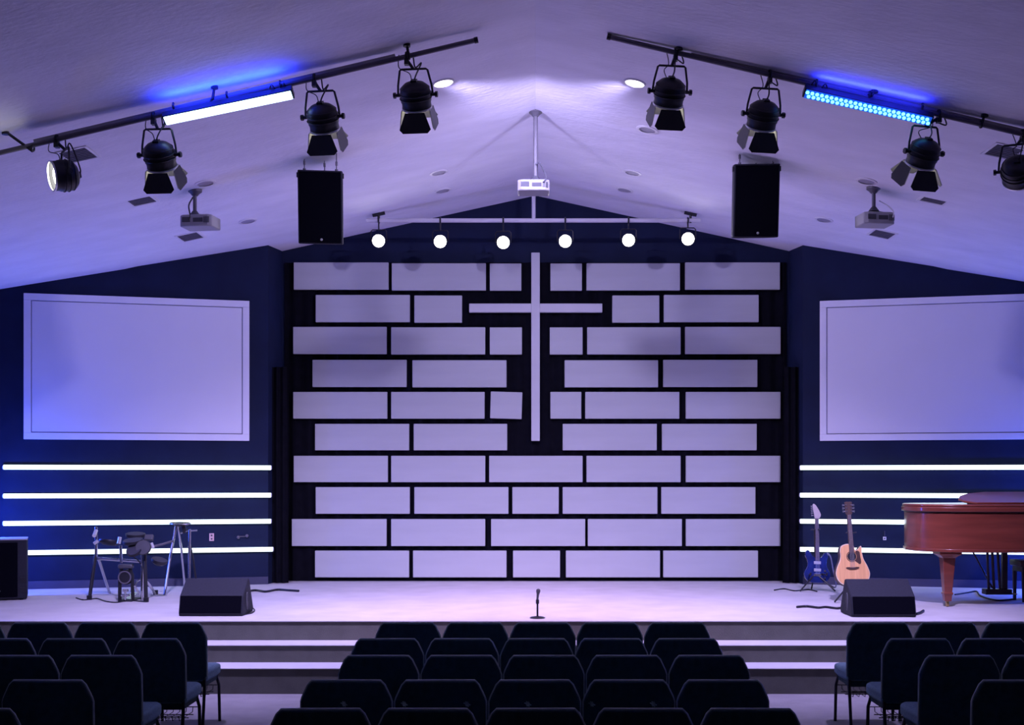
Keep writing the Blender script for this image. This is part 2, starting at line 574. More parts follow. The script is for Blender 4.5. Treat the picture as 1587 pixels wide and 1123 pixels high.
for s, sd in ((-1, 'drum'), (1, 'piano')):
    (x0, y0), (x1, y1) = PIPES[s]
    a, b = at(x0, y0, PY), at(x1, y1, PY)
    t = thing('lighting_pipe', 'grey steel lighting pipe slung along the sloping ceiling on the %s side' % sd, 'lighting pipe', a, 0, 'pipes that carry the stage lamps')
    MB().cyl((0, 0, 0), b - a, 0.021, seg=14).build('pipe', 'steel', t)
    inner = b if s < 0 else a
    dirp = (b - a).normalized() * (1 if s < 0 else -1)
    MB().cyl(inner - a - dirp * 0.02, inner - a + dirp * 0.012, 0.026, seg=14).build('end_cap', 'blackmetal', t)
    rx = (50, 612) if s < 0 else (1072, 1600)
    rp = [Vector((X(px, PY), PY + 0.05, pipe_z(px) + 0.035)) - a for px in rx]
    m_ = frame_to(rp[1] - rp[0])
    MB().box((rp[0] + rp[1]) / 2, (0.05, 0.045, (rp[1] - rp[0]).length), m_).build('raceway', 'raceway', t, bevel=0.004)
    for px, lean in (((33, -22), (328, 6), (634, -3)) if s < 0 else ((1048, 4), (1346, 8), (1520, 4))):
        q = Vector((X(px + (18 if lean < -10 else 0), PY), PY, pipe_z(px)))
        top = Vector((X(px + lean, PY), PY - 0.03, 0))
        top.z = ceil_z(top.x, top.y) + 0.006
        h = MB()
        h.cyl(q - a + Vector((0, 0, -0.03)), top - a, 0.012, seg=8)
        h.cyl(top - a + Vector((0, 0, -0.025)), top - a, 0.03, seg=12)
        h.tube([q - a + Vector((0, 0.027 * math.cos(k * PI / 6), 0.027 * math.sin(k * PI / 6))) for k in range(12)], 0.008, 6, closed=True)
        h.build('hanger', 'blackmetal', t)


def par_lamp(label, apx, cpx, cpy, aim, doors=True, power=0.0, color=LAV, group='stage lamps on the ceiling pipes', roll=0.0, lens='lenspar', beam=53, swing=(26, 30, 9, 9)):
    """a stage can lamp hung from the pipe at column apx; its body is centred at (cpx, cpy)"""
    A = Vector((X(apx, PY), PY, pipe_z(apx)))
    C = Vector((X(cpx, PY), PY, Z(cpy, PY))) - A
    t = thing('stage_lamp', label, 'stage lamp', A, 0, group)
    d = Vector(aim).normalized()
    fr = frame_to(d)
    s, u = Vector(fr.col[0][:3]), Vector(fr.col[1][:3])
    up = Vector((roll, 0, 1)).normalized()
    # clamp on the pipe, stem
    top = C + up * 0.215
    cl = MB()
    cl.tube([Vector((0, 0.032 * math.cos(k * PI / 6), 0.032 * math.sin(k * PI / 6))) for k in range(12)], 0.012, 6, closed=True)
    cl.cyl((0, 0, -0.025), top, 0.013, seg=8)
    cl.box((0, 0.0, -0.045), (0.035, 0.05, 0.05))
    cl.build('clamp', 'blackmetal', t)
    sh = Vector((s.x, s.y, 0)).normalized()
    if sh.x < 0:
        sh = -sh
    ys = MB()
    W = 0.148
    ys.tube([C + sh * W, C + sh * (W - 0.006) + up * 0.08, C + sh * 0.118 + up * 0.205, C + sh * 0.105 + up * 0.215, C - sh * 0.105 + up * 0.215,
             C - sh * 0.118 + up * 0.205, C - sh * (W - 0.006) + up * 0.08, C - sh * W], 0.009, 8)
    ys.build('yoke', 'blackmetal', t)
    mt = Matrix.Translation(C) @ fr
    cn = MB()
    cn.lathe([(0.004, -0.112), (0.045, -0.108), (0.082, -0.095), (0.110, -0.072), (0.125, -0.042), (0.130, -0.010), (0.128, 0.05), (0.122, 0.062),
              (0.122, 0.100), (0.114, 0.100), (0.112, 0.03), (0.004, 0.028)], mt, 28)
    # cooling ribs round the back
    for h, r in ((-0.055, 0.1215), (-0.015, 0.1315), (0.022, 0.1325)):
        cn.tube([mt @ Vector((r * math.cos(k * PI / 14), r * math.sin(k * PI / 14), h)) for k in range(28)], 0.0045, 6, closed=True)
    cn.box(C - d * 0.115, (0.05, 0.05, 0.02), fr.to_3x3())
    cn.build('can', 'blackmetal', t)
    for e in (-1, 1):
        kn = MB()
        kn.cyl(C + sh * e * 0.128, C + sh * e * 0.180, 0.014, seg=10)
        kn.cyl(C + sh * e * 0.165, C + sh * e * 0.188, 0.024, seg=6)
        kn.build('knob', 'black', t)
    MB().lathe([(0.116, 0.099), (0.127, 0.099), (0.127, 0.112), (0.116, 0.112), (0.116, 0.099)], mt, 28, cap=False).build('gel_ring', 'silver', t)
    MB().lathe([(0.004, 0.085), (0.06, 0.082), (0.109, 0.060), (0.109, 0.055), (0.004, 0.06)], mt, 24).build('lens', lens, t)
    if doors:
        for o, wn, wf, ln, sw in ((-u, 0.165, 0.265, 0.165, swing[0]), (u, 0.165, 0.265, 0.165, swing[1]), (s, 0.16, 0.235, 0.165, swing[2]), (-s, 0.16, 0.235, 0.165, swing[3])):
            hc = C + d * 0.114 + o * 0.120
            a_ = math.radians(sw)
            ld = (d * math.cos(a_) + o * math.sin(a_)).normalized()
            wd = d.cross(o).normalized()
            q = [hc - wd * wn / 2, hc + wd * wn / 2, hc + wd * wf / 2 + ld * ln * 0.82, hc + wd * (wf / 2 - 0.028) + ld * ln, hc - wd * (wf / 2 - 0.028) + ld * ln, hc - wd * wf / 2 + ld * ln * 0.82]
            bd_ = MB().quadplate(q, 0.007).build('barn_door', 'blackmetal', t)
            bd_.data.materials.append(M['litinnerdoor'])
            bd_.data.materials.append(M['litdooredge'])
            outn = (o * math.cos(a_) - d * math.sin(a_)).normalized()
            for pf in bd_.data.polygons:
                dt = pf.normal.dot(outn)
                pf.material_index = 0 if dt > 0.7 else (1 if dt < -0.7 else 2)  # inside and rim faces take the paler slots with painted light
    # cable
    back = C - d * 0.11
    pts = smooth_path([(0.05, 0.05, 0.02), Vector((0.07, 0.03, -0.08)), (C + Vector((0.05, -0.02, 0.26))), back + Vector((0.02, -0.02, 0.05)), back])
    MB().tube(pts, 0.006, 6).build('cable', 'black', t)
    pts = smooth_path([(-0.07, 0.05, 0.03), Vector((-0.06, -0.02, -0.10)), (C + Vector((-0.05, -0.03, 0.17))), C + Vector((-0.03, -0.02, 0.11))])
    MB().tube(pts, 0.004, 6).build('safety_wire', 'black', t)
    if power > 0:
        lamp('lamp_beam', 'SPOT', C + d * 0.33, power, color, aim=d, size=0.09, angle=beam, blend=1.0, parent=t)
    return t


par_lamp('glowing can lamp turned sideways, outermost on the drum-side ceiling pipe', 88, 101, 272, (-0.80, -0.56, -0.18), doors=False, lens='lenshot')
par_lamp('black can lamp with barn doors between the sideways lamp and the glowing blue-white bar', 238, 247, 240, (0.06, 0.70, -1.0), power=PAR_POWER * 2.6, beam=96, roll=-0.06)
par_lamp('black can lamp with barn doors hanging above the drum-side hanging speaker', 487, 500, 181, (0.10, 0.70, -1.0), power=PAR_POWER, color=(0.66, 0.52, 1.0), roll=-0.08)
par_lamp('black can lamp with barn doors beside the drum-side ceiling downlight, innermost on its pipe', 630, 644, 147, (0.08, 0.70, -1.0), power=PAR_POWER * 0.72, color=PINK, roll=-0.08)
par_lamp('black can lamp with barn doors beside the piano-side ceiling downlight, innermost on its pipe', 1047, 1038, 142, (-0.10, 0.70, -1.0), power=PAR_POWER * 0.72, color=PINK, roll=0.08)
par_lamp('black can lamp with barn doors hanging above the piano-side hanging speaker', 1193, 1183, 177, (-0.12, 0.70, -1.0), power=PAR_POWER, color=(0.66, 0.52, 1.0), roll=0.08)
par_lamp('black can lamp with barn doors at the outer end of the cyan dotted LED bar', 1455, 1432, 236, (-0.20, 0.70, -1.0), power=PAR_POWER * 2.6, beam=96, roll=0.04, swing=(26, 30, 14, 34))
par_lamp('black can lamp without barn doors, outermost on the piano-side ceiling pipe', 1585, 1577, 264, (0.35, 0.80, -0.5), doors=False, lens='darkgrey')

# ------------------------------------------------------------------ LED bars on the pipes
def led_bar(label, p0, p1, lit_left):
    a, b = at(*p0, PY - 0.06), at(*p1, PY - 0.06)
    c = (a + b) / 2
    L = (b - a).length
    t = thing('led_bar', label, 'LED bar', c, 0, 'LED bars under the ceiling pipes')
    t.rotation_euler = (0, -math.atan2(b.z - a.z, b.x - a.x), 0)
    R = Matrix.Rotation(math.radians(-38), 3, 'X')     # face looks down and towards the seats
    MB().box(R @ Vector((0, 0, 0.035)), (L + 0.02, 0.085, 0.075), R).build('housing', 'blackmetal', t, bevel=0.006)
    if lit_left:
        MB().box(R @ Vector((0, 0, -0.008)), (L - 0.01, 0.075, 0.012), R).build('led_strip', 'ledleft', t, bevel=0.004)
    else:
        MB().box(R @ Vector((0, 0, -0.006)), (L - 0.01, 0.078, 0.008), R).build('led_window', 'ledgap', t)
        cells = MB()
        n = 26
        for i in range(n):
            x = -L / 2 + 0.03 + (L - 0.06) * i / (n - 1)
            for j, yo in enumerate((-0.017, 0.017)):
                cells.lathe([(0.0155, 0), (0.0155, -0.004), (0.008, -0.009)], Matrix.Translation(R @ Vector((x + 0.020 * (j - 0.5), yo, -0.010))) @ R.to_4x4(), 8)
        cells.build('led_cells', 'ledcell', t)
    for e in (-0.42, 0.0, 0.42):
        k = MB()
        k.tube([R @ Vector((e * L, 0, 0.07)), Vector((e * L, 0.03, 0.12)), Vector((e * L, 0.06, 0.15))], 0.010, 8)
        k.build('bracket', 'blackmetal', t)
    pts = smooth_path([(L * 0.48, 0.03, 0.03), (L * 0.44, 0.0, 0.12), (L * 0.40, 0.02, 0.03), (L * 0.36, 0.0, 0.11), (L * 0.32, 0.03, 0.06)])
    if not lit_left:
        pts = [Vector((-p.x, p.y, p.z)) for p in pts]
    MB().tube(pts, 0.006, 6).build('cable', 'black', t)
    return t


lb = led_bar('long glowing blue-white LED bar under the drum-side ceiling pipe', (255, 187), (453, 146), True)
rb = led_bar('LED bar with rows of cyan dots under the piano-side ceiling pipe', (1247, 144), (1443, 188), False)
lamp('led_spill', 'AREA', (0, -0.02, 0.10), 9.0, (0.01, 0.03, 1.0), aim=(0, -0.15, 1), size=1.0, size_y=0.03, parent=lb)
lamp('led_spill', 'AREA', (0, -0.02, 0.10), 3.4, (0.02, 0.03, 1.0), aim=(0, -0.25, 1), size=0.9, size_y=0.03, parent=rb)

# ------------------------------------------------------------------ back lighting bar with six small spots
BD = 15.33
zb_ = Z(341.5, BD)
t = thing('lighting_bar', 'level white lighting bar in front of the gable above the cross', 'lighting bar', (0, BD, zb_))
MB().cyl((X(568, BD), 0, 0), (X(1086, BD), 0, 0), 0.027, seg=14).build('bar', 'whitepipe', t)
MB().cyl((X(827, BD), 0, 0), (X(827, BD), 0, ceil_z(0, BD) - zb_ + 0.01), 0.026, seg=12).build('drop_pipe', 'whitepipe', t)
for px in (587, 1070):
    h = MB()
    x = X(px, BD)
    h.cyl((x, 0, -0.03), (x, 0, ceil_z(x, BD) - zb_ + 0.01), 0.016, seg=8)
    h.box((x, 0, ceil_z(x, BD) - zb_ - 0.02), (0.16, 0.05, 0.03), Matrix.Rotation(math.copysign(math.atan(SLOPE), x), 3, 'Y'))
    h.build('hanger', 'blackmetal', t)
BACKPX = [(587, 373), (682.5, 374), (780, 375.5), (876, 373.5), (974, 372), (1066, 370)]
BPOS = ['outermost on the drum side', 'second from the drum-side end', 'third from the drum-side end, beside the cross top', 'third from the piano-side end, beside the cross top', 'second from the piano-side end', 'outermost on the piano side']
for k, (px, py) in enumerate(BACKPX):
    c = at(px, py, BD)
    t = thing('bar_spotlight', 'small glaring spotlight under the level bar, ' + BPOS[k], 'spotlight', (c.x, BD, zb_), 0, 'six spotlights under the level bar')
    C = Vector((0, 0, c.z - zb_))
    d = Vector((-0.03 * (c.x), -1, -0.22)).normalized()
    fr = frame_to(d)
    mt = Matrix.Translation(C) @ fr
    MB().lathe([(0.004, -0.13), (0.045, -0.12), (0.07, -0.08), (0.082, -0.02), (0.088, 0.06), (0.080, 0.06), (0.078, 0.03), (0.004, 0.03)], mt, 22).build('can', 'blackmetal', t)
    MB().lathe([(0.004, 0.050), (0.05, 0.048), (0.079, 0.035), (0.004, 0.032)], mt, 22).build('lens', 'lenshot', t)
    m_ = MB()
    m_.tube([C + Vector((0.10, 0, 0)), C + Vector((0.10, 0, 0.12)), C + Vector((0.08, 0, 0.14)), C + Vector((-0.08, 0, 0.14)), C + Vector((-0.10, 0, 0.12)), C + Vector((-0.10, 0, 0))], 0.008, 6)
    m_.cyl(C + Vector((0, 0, 0.14)), (0, 0, 0), 0.010, seg=8)
    m_.build('yoke', 'blackmetal', t)
    MB().tube([Vector((0, 0.034 * math.cos(q * PI / 6), 0.034 * math.sin(q * PI / 6))) for q in range(12)], 0.012, 6, closed=True).build('clamp', 'blackmetal', t)
    lamp('spot_beam', 'SPOT', C + d * 0.09, BACK_POWER, (0.9, 0.8, 1.0), aim=d, size=0.07, angle=120, blend=1.0, parent=t)

# ------------------------------------------------------------------ ceiling fittings
def ceil_basis(p):
    sgn = 1 if p.x > 0 else -1
    n = Vector((-SLOPE * sgn, 0, -1)).normalized()      # down, out of the ceiling
    ax = Vector((1, 0, -SLOPE * sgn)).normalized()
    ay = n.cross(ax)
    return Matrix((ax, ay, n)).transposed().to_4x4()


for px, py, sd in ((687, 124, 'drum'), (984, 124, 'piano')):
    p = ceil_hit(px, py)
    t = thing('downlight', 'round downlight glowing warm white in the ceiling on the %s side' % sd, 'ceiling light', p, 0, 'two lit ceiling downlights')
    b = ceil_basis(p)
    MB().lathe([(0.088, -0.004), (0.105, -0.004), (0.105, 0.008), (0.088, 0.012)], b, 24, cap=False).build('trim_ring', 'whitetrim', t)
    MB().lathe([(0.003, 0.011), (0.06, 0.010), (0.090, 0.004), (0.090, -0.004), (0.003, -0.004)], b, 24).build('lens', 'downlight', t)
    lamp('downlight_beam', 'SPOT', (0, 0, -0.03), DOWN_POWER, (0.58, 0.51, 1.0), aim=(0.90 if px < CX else -0.90, 1.0, -0.62), size=0.09, angle=98, blend=1.0, parent=t)

for px, py, w in ((680, 266, 'above the gable on the drum side, upper of a pair'), (686, 294, 'above the gable on the drum side, lower of a pair'),
                  (980, 266, 'above the gable on the piano side, upper of a pair'), (968, 293, 'above the gable on the piano side, lower of a pair'),
                  (1003, 197, 'just below the innermost piano-side stage lamp'), (318, 280, 'above the drum-side ceiling projector'),
                  (384, 341, 'between the drum-side projector and hanging speaker'), (1343, 277, 'above the piano-side ceiling projector'),
                  (1277, 339, 'between the piano-side projector and hanging speaker')):
    p = ceil_hit(px, py)
    t = thing('recessed_light', 'unlit round recessed ceiling light ' + w, 'recessed light', p, 0, 'unlit recessed ceiling lights')
    b = ceil_basis(p)
    MB().lathe([(0.085, -0.004), (0.112, -0.004), (0.112, 0.006), (0.085, 0.010)], b, 24, cap=False).build('trim_ring', 'whitetrim', t)
    MB().lathe([(0.003, 0.003), (0.086, 0.003), (0.086, -0.004), (0.003, -0.004)], b, 24).build('baffle', 'can', t)

for px, py, w in ((121, 235, 'beside the sideways glowing lamp'), (218, 308, 'beneath the second drum-side stage lamp'), (295, 365, 'below the drum-side ceiling projector'),
                  (1450, 306, 'below the can lamp ending the cyan LED bar'), (1367, 361, 'below the piano-side ceiling projector'), (1556, 230, 'beside the outermost piano-side lamp')):
    p = ceil_hit(px, py)
    t = thing('ceiling_vent', 'small dark square ceiling vent ' + w, 'vent', p, 0, 'square vents in the ceiling')
    b = ceil_basis(p)
    W, H = 0.12, 0.16
    fm = MB()
    for c, sz in (((0, H + 0.012, 0.003), (2 * W + 0.05, 0.026, 0.012)), ((0, -H - 0.012, 0.003), (2 * W + 0.05, 0.026, 0.012)), ((W + 0.012, 0, 0.003), (0.026, 2 * H, 0.012)), ((-W - 0.012, 0, 0.003), (0.026, 2 * H, 0.012))):
        fm.box(b @ Vector(c), sz, b.to_3x3())
    fm.build('frame', 'whitetrim', t)
    g = MB().box((0, 0, 0.001), (2 * W, 2 * H, 0.006), b.to_3x3())
    for i in range(7):
        g.box(b @ Vector((0, -H + 0.03 + i * (2 * H - 0.06) / 6, 0.006)), (2 * W, 0.012, 0.006), b.to_3x3())
    g.build('grille', 'vent', t)


def projector(label, p_top, c, w, h, d, rz, kind):
    """ceiling projector: pole from the ceiling at p_top, body centred at c"""
    t = thing('ceiling_projector', label, 'projector', c, 0, 'projectors hung from the ceiling')
    R = Matrix.Rotation(rz, 3, 'Z')
    top = p_top - c
    m_ = MB()
    m_.cyl((top.x, top.y, h / 2 + 0.03), top + Vector((0, 0, 0.005)), 0.024 if kind == 'long' else 0.020, seg=12)
    m_.build('pole', 'polegrey' if kind == 'long' else 'steel', t)
    MB().lathe([(0.075, 0.02), (0.075, -0.012), (0.05, -0.03), (0.03, -0.055)], Matrix.Translation(top), 16).build('ceiling_plate', 'steel' if kind != 'long' else 'polegrey', t)
    br = MB()
    br.cyl((top.x, top.y, h / 2 + 0.07), (top.x, top.y, h / 2 + 0.02), 0.022, 0.06, seg=10)
    for ax, ay in ((0.11, 0.08), (-0.11, 0.08), (0.11, -0.08), (-0.11, -0.08)):
        br.cyl((top.x * 0.5, top.y * 0.5, h / 2 + 0.025), R @ Vector((ax, ay, h / 2 - 0.005)), 0.010, seg=6)
    br.build('mount_bracket', 'darkgrey', t)
    bd = MB()
    q = [(-w / 2, -d / 2 + 0.03), (-w / 2 + 0.04, -d / 2), (w / 2 - 0.04, -d / 2), (w / 2, -d / 2 + 0.03), (w / 2, d / 2), (-w / 2, d / 2)]
    bd.prism(q, -h / 2, h / 2, R.to_4x4())
    bd.build('body', 'projector', t, bevel=0.012)
    back = MB()
    back.box(R @ Vector((-w * 0.27, -d / 2 - 0.001, h * 0.06)), (w * 0.26, 0.008, h * 0.42), R)
    back.box(R @ Vector((w * 0.10, -d / 2 - 0.001, h * 0.02)), (w * 0.30, 0.008, h * 0.34), R)
    for i in range(4):
        back.box(R @ Vector((w * 0.30 + i * 0.016, -d / 2 - 0.001, h * 0.02)), (0.008, 0.008, h * 0.5), R)
    back.build('connector_panel', 'darkgrey', t)
    ln = MB()
    ln.lathe([(0.045, 0), (0.045, 0.03), (0.036, 0.03), (0.034, 0.01), (0.003, 0.012)], Matrix.Translation(R @ Vector((w * 0.22, d / 2, 0))) @ R.to_4x4() @ frame_to((0, 1, 0)), 18)
    ln.build('lens_barrel', 'black', t)
    return t


pt = ceil_hit(302, 294)
tl = projector('white projector on a short ceiling pole above the drum-side screen', pt, at(310, 345, 12.67), 0.35, 0.125, 0.27, math.radians(-8), 'short')
MB().tube(smooth_path([(-0.06, -0.05, 0.26), (-0.09, -0.10, 0.16), (-0.07, -0.12, 0.05), (-0.08, -0.135, 0.0)]), 0.008, 6).build('cable', 'black', tl)
pt = ceil_hit(1354, 290)
tr = projector('white projector on a short ceiling pole above the piano-side screen', pt, at(1356, 341, 12.67), 0.34, 0.125, 0.27, math.radians(8), 'short')
MB().tube(smooth_path([(0.04, -0.02, 0.20), (0.12, -0.08, 0.13), (0.16, -0.12, 0.06), (0.15, -0.14, 0.0)]), 0.006, 6).build('cable', 'whitepipe', tr)
pt = ceil_hit(829.5, 169)
pt.x = 0.0
tcn = projector('white projector on a long white pole hanging from the ceiling ridge', pt, at(827, 291, 12.47), 0.33, 0.115, 0.28, 0.0, 'long')
MB().tube(smooth_path([(0.02, -0.02, 0.24), (0.06, -0.04, 0.25), (0.10, -0.08, 0.17), (0.13, -0.13, 0.07), (0.10, -0.15, 0.02)]), 0.009, 6).build('cable', 'darkgrey', tcn)


# ------------------------------------------------------------------ hanging loudspeakers
def hung_speaker(label, pxc, ytop, ybot, w_px, rz):
    D = 12.45
    c = at(pxc, ybot, D)
    H = (ybot - ytop) * D / F
    W = w_px * D / F
    t = thing('hanging_speaker', label, 'loudspeaker', (c.x, c.y, c.z), rz, 'loudspeakers hung over the stage')
    b = MB()
    q = [(-W / 2, 0), (W / 2, 0), (W / 2, 0.16), (W * 0.30, 0.44), (-W * 0.30, 0.44), (-W / 2, 0.16)]
    tilt = Matrix.Rotation(math.radians(10.5), 4, 'X')
    b.prism(q, 0, H, tilt)
    b.build('cabinet', 'wedge', t, bevel=0.012)
    MB().box(tilt @ Vector((0, -0.008, H / 2)), (W - 0.03, 0.016, H - 0.03), tilt.to_3x3()).build('grille', 'grille', t, bevel=0.006)
    MB().lathe([(0.003, 0.004), (0.012, 0.003), (0.014, -0.004), (0.003, -0.004)], tilt @ Matrix.Translation((0.02 if rz < 0 else 0.01, -0.018, 0.045)) @ frame_to((0, -1, 0)), 14).build('badge', 'silver', t)
    for e in (-1, 1):
        MB().box(tilt @ Vector((e * (W / 2 + 0.006), 0.06, H - 0.05)), (0.012, 0.07, 0.05), tilt.to_3x3()).build('corner_plate', 'blackmetal', t)
    R = Matrix.Rotation(rz, 3, 'Z')
    for x, y in ((-W * 0.36, 0.10), (W * 0.36, 0.10), (0.03, 0.34)):
        base = tilt @ Vector((x, y, H))
        wpos = R @ base + c
        top = ceil_z(wpos.x, wpos.y) - c.z
        r_ = MB()
        r_.cyl(base, (base.x, base.y, top + 0.005), 0.006, seg=8)
        r_.cyl(base + Vector((0, 0, 0.06)), base + Vector((0, 0, 0.10)), 0.012, seg=8)
        r_.cyl(base, base + Vector((0, 0, 0.02)), 0.016, seg=8)
        r_.build('suspension_rod', 'steel', t)
    return t


hung_speaker('black loudspeaker hung on rods from the ceiling on the drum side', 497, 267, 378, 68, math.radians(7))
hung_speaker('black loudspeaker hung on rods from the ceiling on the piano side', 1171, 257, 368, 70, math.radians(-3))


# ------------------------------------------------------------------ floor monitors and other loudspeakers
def wedge_monitor(label, px0, px1, ybase, rz=0.0):
    D = ST_D = (HC - ST) * F / (ybase - CY)
    x0, x1 = X(px0, D), X(px1, D)
    W = x1 - x0
    t = thing('stage_monitor', label, 'stage monitor', ((x0 + x1) / 2, D, ST), rz, 'stage monitors along the stage edge')
    prof = [(0.0, 0.0), (-0.012, 0.03), (0.03, 0.205), (0.26, 0.365), (0.29, 0.355), (0.46, 0.05), (0.44, 0.0)]
    mt = Matrix(((0, 0, 1, 0), (1, 0, 0, 0), (0, 1, 0, 0), (0, 0, 0, 1)))
    MB().prism(prof, -W / 2, W / 2, mt).build('cabinet', 'wedge', t, bevel=0.012)
    rq0, rq1 = Vector((0, -0.012, 0.03)), Vector((0, 0.03, 0.205))
    MB().box((rq0 + rq1) / 2 + Vector((0, -0.004, 0)), (W - 0.03, 0.012, (rq1 - rq0).length - 0.004), Matrix.Rotation(-math.atan2(0.042, 0.175), 3, 'X')).build('rear_panel', 'grille', t)
    q0, q1 = Vector((0, 0.295, 0.352)), Vector((0, 0.462, 0.06))
    dd = (q1 - q0)
    rot = Matrix.Rotation(math.atan2(dd.z, dd.y) , 3, 'X')
    MB().box((q0 + q1) / 2 + Vector((0, 0.006, 0.004)), (W - 0.06, dd.length - 0.04, 0.014), rot).build('grille', 'grille', t)
    for e in (-1, 1):
        hm = MB()
        pts = [Vector((e * (W / 2 + 0.002), 0.17 + 0.032 * math.cos(k * PI / 8), 0.14 + 0.085 * math.sin(k * PI / 8))) for k in range(16)]
        hm.tube(pts, 0.008, 6, closed=True)
        hm.box((e * (W / 2 + 0.001), 0.17, 0.14), (0.006, 0.04, 0.13))
        hm.build('handle', 'darkgrey', t)
    for ex in (-1, 1):
        for ey in (0.03, 0.41):
            MB().cyl((ex * (W / 2 - 0.06), ey, -0.001), (ex * (W / 2 - 0.06), ey, 0.012), 0.018, seg=10).build('foot', 'black', t)
    return t


wedge_monitor('black wedge monitor on the stage edge in front of the drum kit', 277, 376, 954.5)
wedge_monitor('black wedge monitor on the stage edge in front of the acoustic guitar', 1320, 1420, 956)

# subwoofer at the drum-side end of the stage
D = (HC - ST) * F / (929 - CY)
x1 = X(42, D)
t = thing('subwoofer', 'black box loudspeaker standing on stage beside the drum kit wall', 'loudspeaker', (x1, D, ST), math.radians(22))
H = (929 - 836) * D / F
MB().box2((-0.62, 0, 0.012), (0, 0.55, H)).build('cabinet', 'wedge', t, bevel=0.012)
MB().box2((-0.59, -0.012, 0.04), (-0.10, 0.004, H - 0.03)).build('grille', 'grille', t, bevel=0.004)
MB().box2((-0.622, -0.004, H - 0.004), (0.002, 0.552, H + 0.010)).build('lit_top', 'raceway', t, bevel=0.003)  # added pale sheet: light on the black cabinet top, put into the colour
for z in (0.085, 0.205):
    MB().box2((-0.072, -0.006, z), (-0.018, 0.004, z + 0.055)).build('port', 'black', t)
MB().lathe([(0.003, 0.006), (0.016, 0.004), (0.018, -0.004), (0.003, -0.004)], Matrix.Translation((-0.30, -0.014, 0.11)) @ frame_to((0, -1, 0)), 14).build('badge', 'silver', t)
for ex in (-0.56, -0.06):
    for ey in (0.05, 0.50):
        MB().cyl((ex, ey, 0), (ex, ey, 0.014), 0.02, seg=10).build('foot', 'black', t)


# ------------------------------------------------------------------ electronic drum kit
def stage_D(py):
    return (HC - ST) * F / (py - CY)


KD = 13.95
o_ = at(190, 742, KD)
org = Vector((o_.x, KD, ST))
kit = thing('electronic_drum_kit', 'black and silver electronic drum kit on a tube rack beside the wall lights', 'drum kit', org)


def kp(px, py, D=KD):
    return at(px, py, D) - org


def foot(px, D):
    return Vector((X(px, D), D, ST)) - org


# rack: two end trestles, cross tubes
m_ = MB()
m_.cyl(kp(149, 816, 13.9), kp(149, 866, 13.9), 0.017)
m_.build('rack_post', 'chrome', kit)
m_ = MB()
m_.tube([kp(148, 860, 13.9), foot(138.5, 13.75)], 0.020, 10)
m_.build('rack_leg', 'blackmetal', kit)
MB().cyl(kp(153, 866, 13.9), foot(170, 14.5), 0.017).build('rack_leg', 'chrome', kit)
MB().cyl(foot(138.5, 13.75), foot(138.5, 13.75) + Vector((0, 0, 0.05)), 0.03, seg=10).build('rubber_foot', 'black', kit)
MB().cyl(kp(150, 865, 13.9), kp(222, 870, 13.7), 0.018).build('cross_tube', 'chrome', kit)
MB().cyl(kp(149, 822, 13.9), kp(146, 830, 13.8), 0.022).build('rack_clamp', 'silver', kit)
MB().cyl(kp(152, 838, 13.8), kp(146, 842, 13.8), 0.020).build('rack_clamp', 'silver', kit)
m_ = MB()
m_.cyl(kp(220.5, 836, 13.6), foot(220.5, 13.6) + Vector((0, 0, 0.02)), 0.018)
m_.build('rack_post', 'chrome', kit)
m_ = MB()
m_.tube([kp(224, 848, 13.6), foot(226.5, 13.5)], 0.022, 10)
m_.build('rack_leg', 'blackmetal', kit)
MB().tube([kp(221, 895, 13.6), kp(213, 900, 13.6), kp(209, 908, 13.5), kp(216, 920, 13.5)], 0.012, 8).build('rack_leg', 'chrome', kit)
MB().tube([kp(223, 895, 13.6), kp(231, 905, 13.8), foot(241, 14.4)], 0.016, 8).build('rack_leg', 'chrome', kit)
MB().cyl(foot(241, 14.4), foot(241, 14.4) + Vector((0, 0, 0.05)), 0.03, seg=10).build('rubber_foot', 'black', kit)
MB().cyl(foot(226.5, 13.5), foot(226.5, 13.5) + Vector((0, 0, 0.05)), 0.03, seg=10).build('rubber_foot', 'black', kit)
MB().cyl(kp(187, 845, 13.7), kp(188, 872, 13.7), 0.016).build('rack_post', 'chrome', kit)
MB().cyl(kp(186, 832, 13.7), kp(184, 842, 13.7), 0.02).build('rack_clamp', 'silver', kit)
MB().cyl(kp(216, 833, 13.7), kp(217, 840, 13.7), 0.02).build('rack_clamp', 'silver', kit)
MB().cyl(kp(234, 841, 13.7), kp(237, 849, 13.7), 0.022).build('rack_clamp', 'silver', kit)
MB().tube([kp(222, 845, 13.7), kp(235, 847, 13.8), kp(252, 843, 14.0), kp(268, 838, 14.3)], 0.014, 8).build('cross_tube', 'steel', kit)


def drum_pad(c, r, tilt_x, tilt_y, name='drum_pad', m='black'):
    mt = Matrix.Translation(c) @ Matrix.Rotation(tilt_x, 4, 'X') @ Matrix.Rotation(tilt_y, 4, 'Y')
    p = MB().lathe([(0.003, -0.055), (r * 0.6, -0.05), (r, -0.02), (r * 1.03, 0.0), (r * 1.0, 0.012), (r * 0.94, 0.012)], mt, 24)
    o = p.build(name, m, kit)
    MB().lathe([(0.003, 0.015), (r * 0.93, 0.013), (r * 0.93, 0.006), (0.003, 0.006)], mt, 24).build('playing_surface', 'greyrubber', o)
    return o


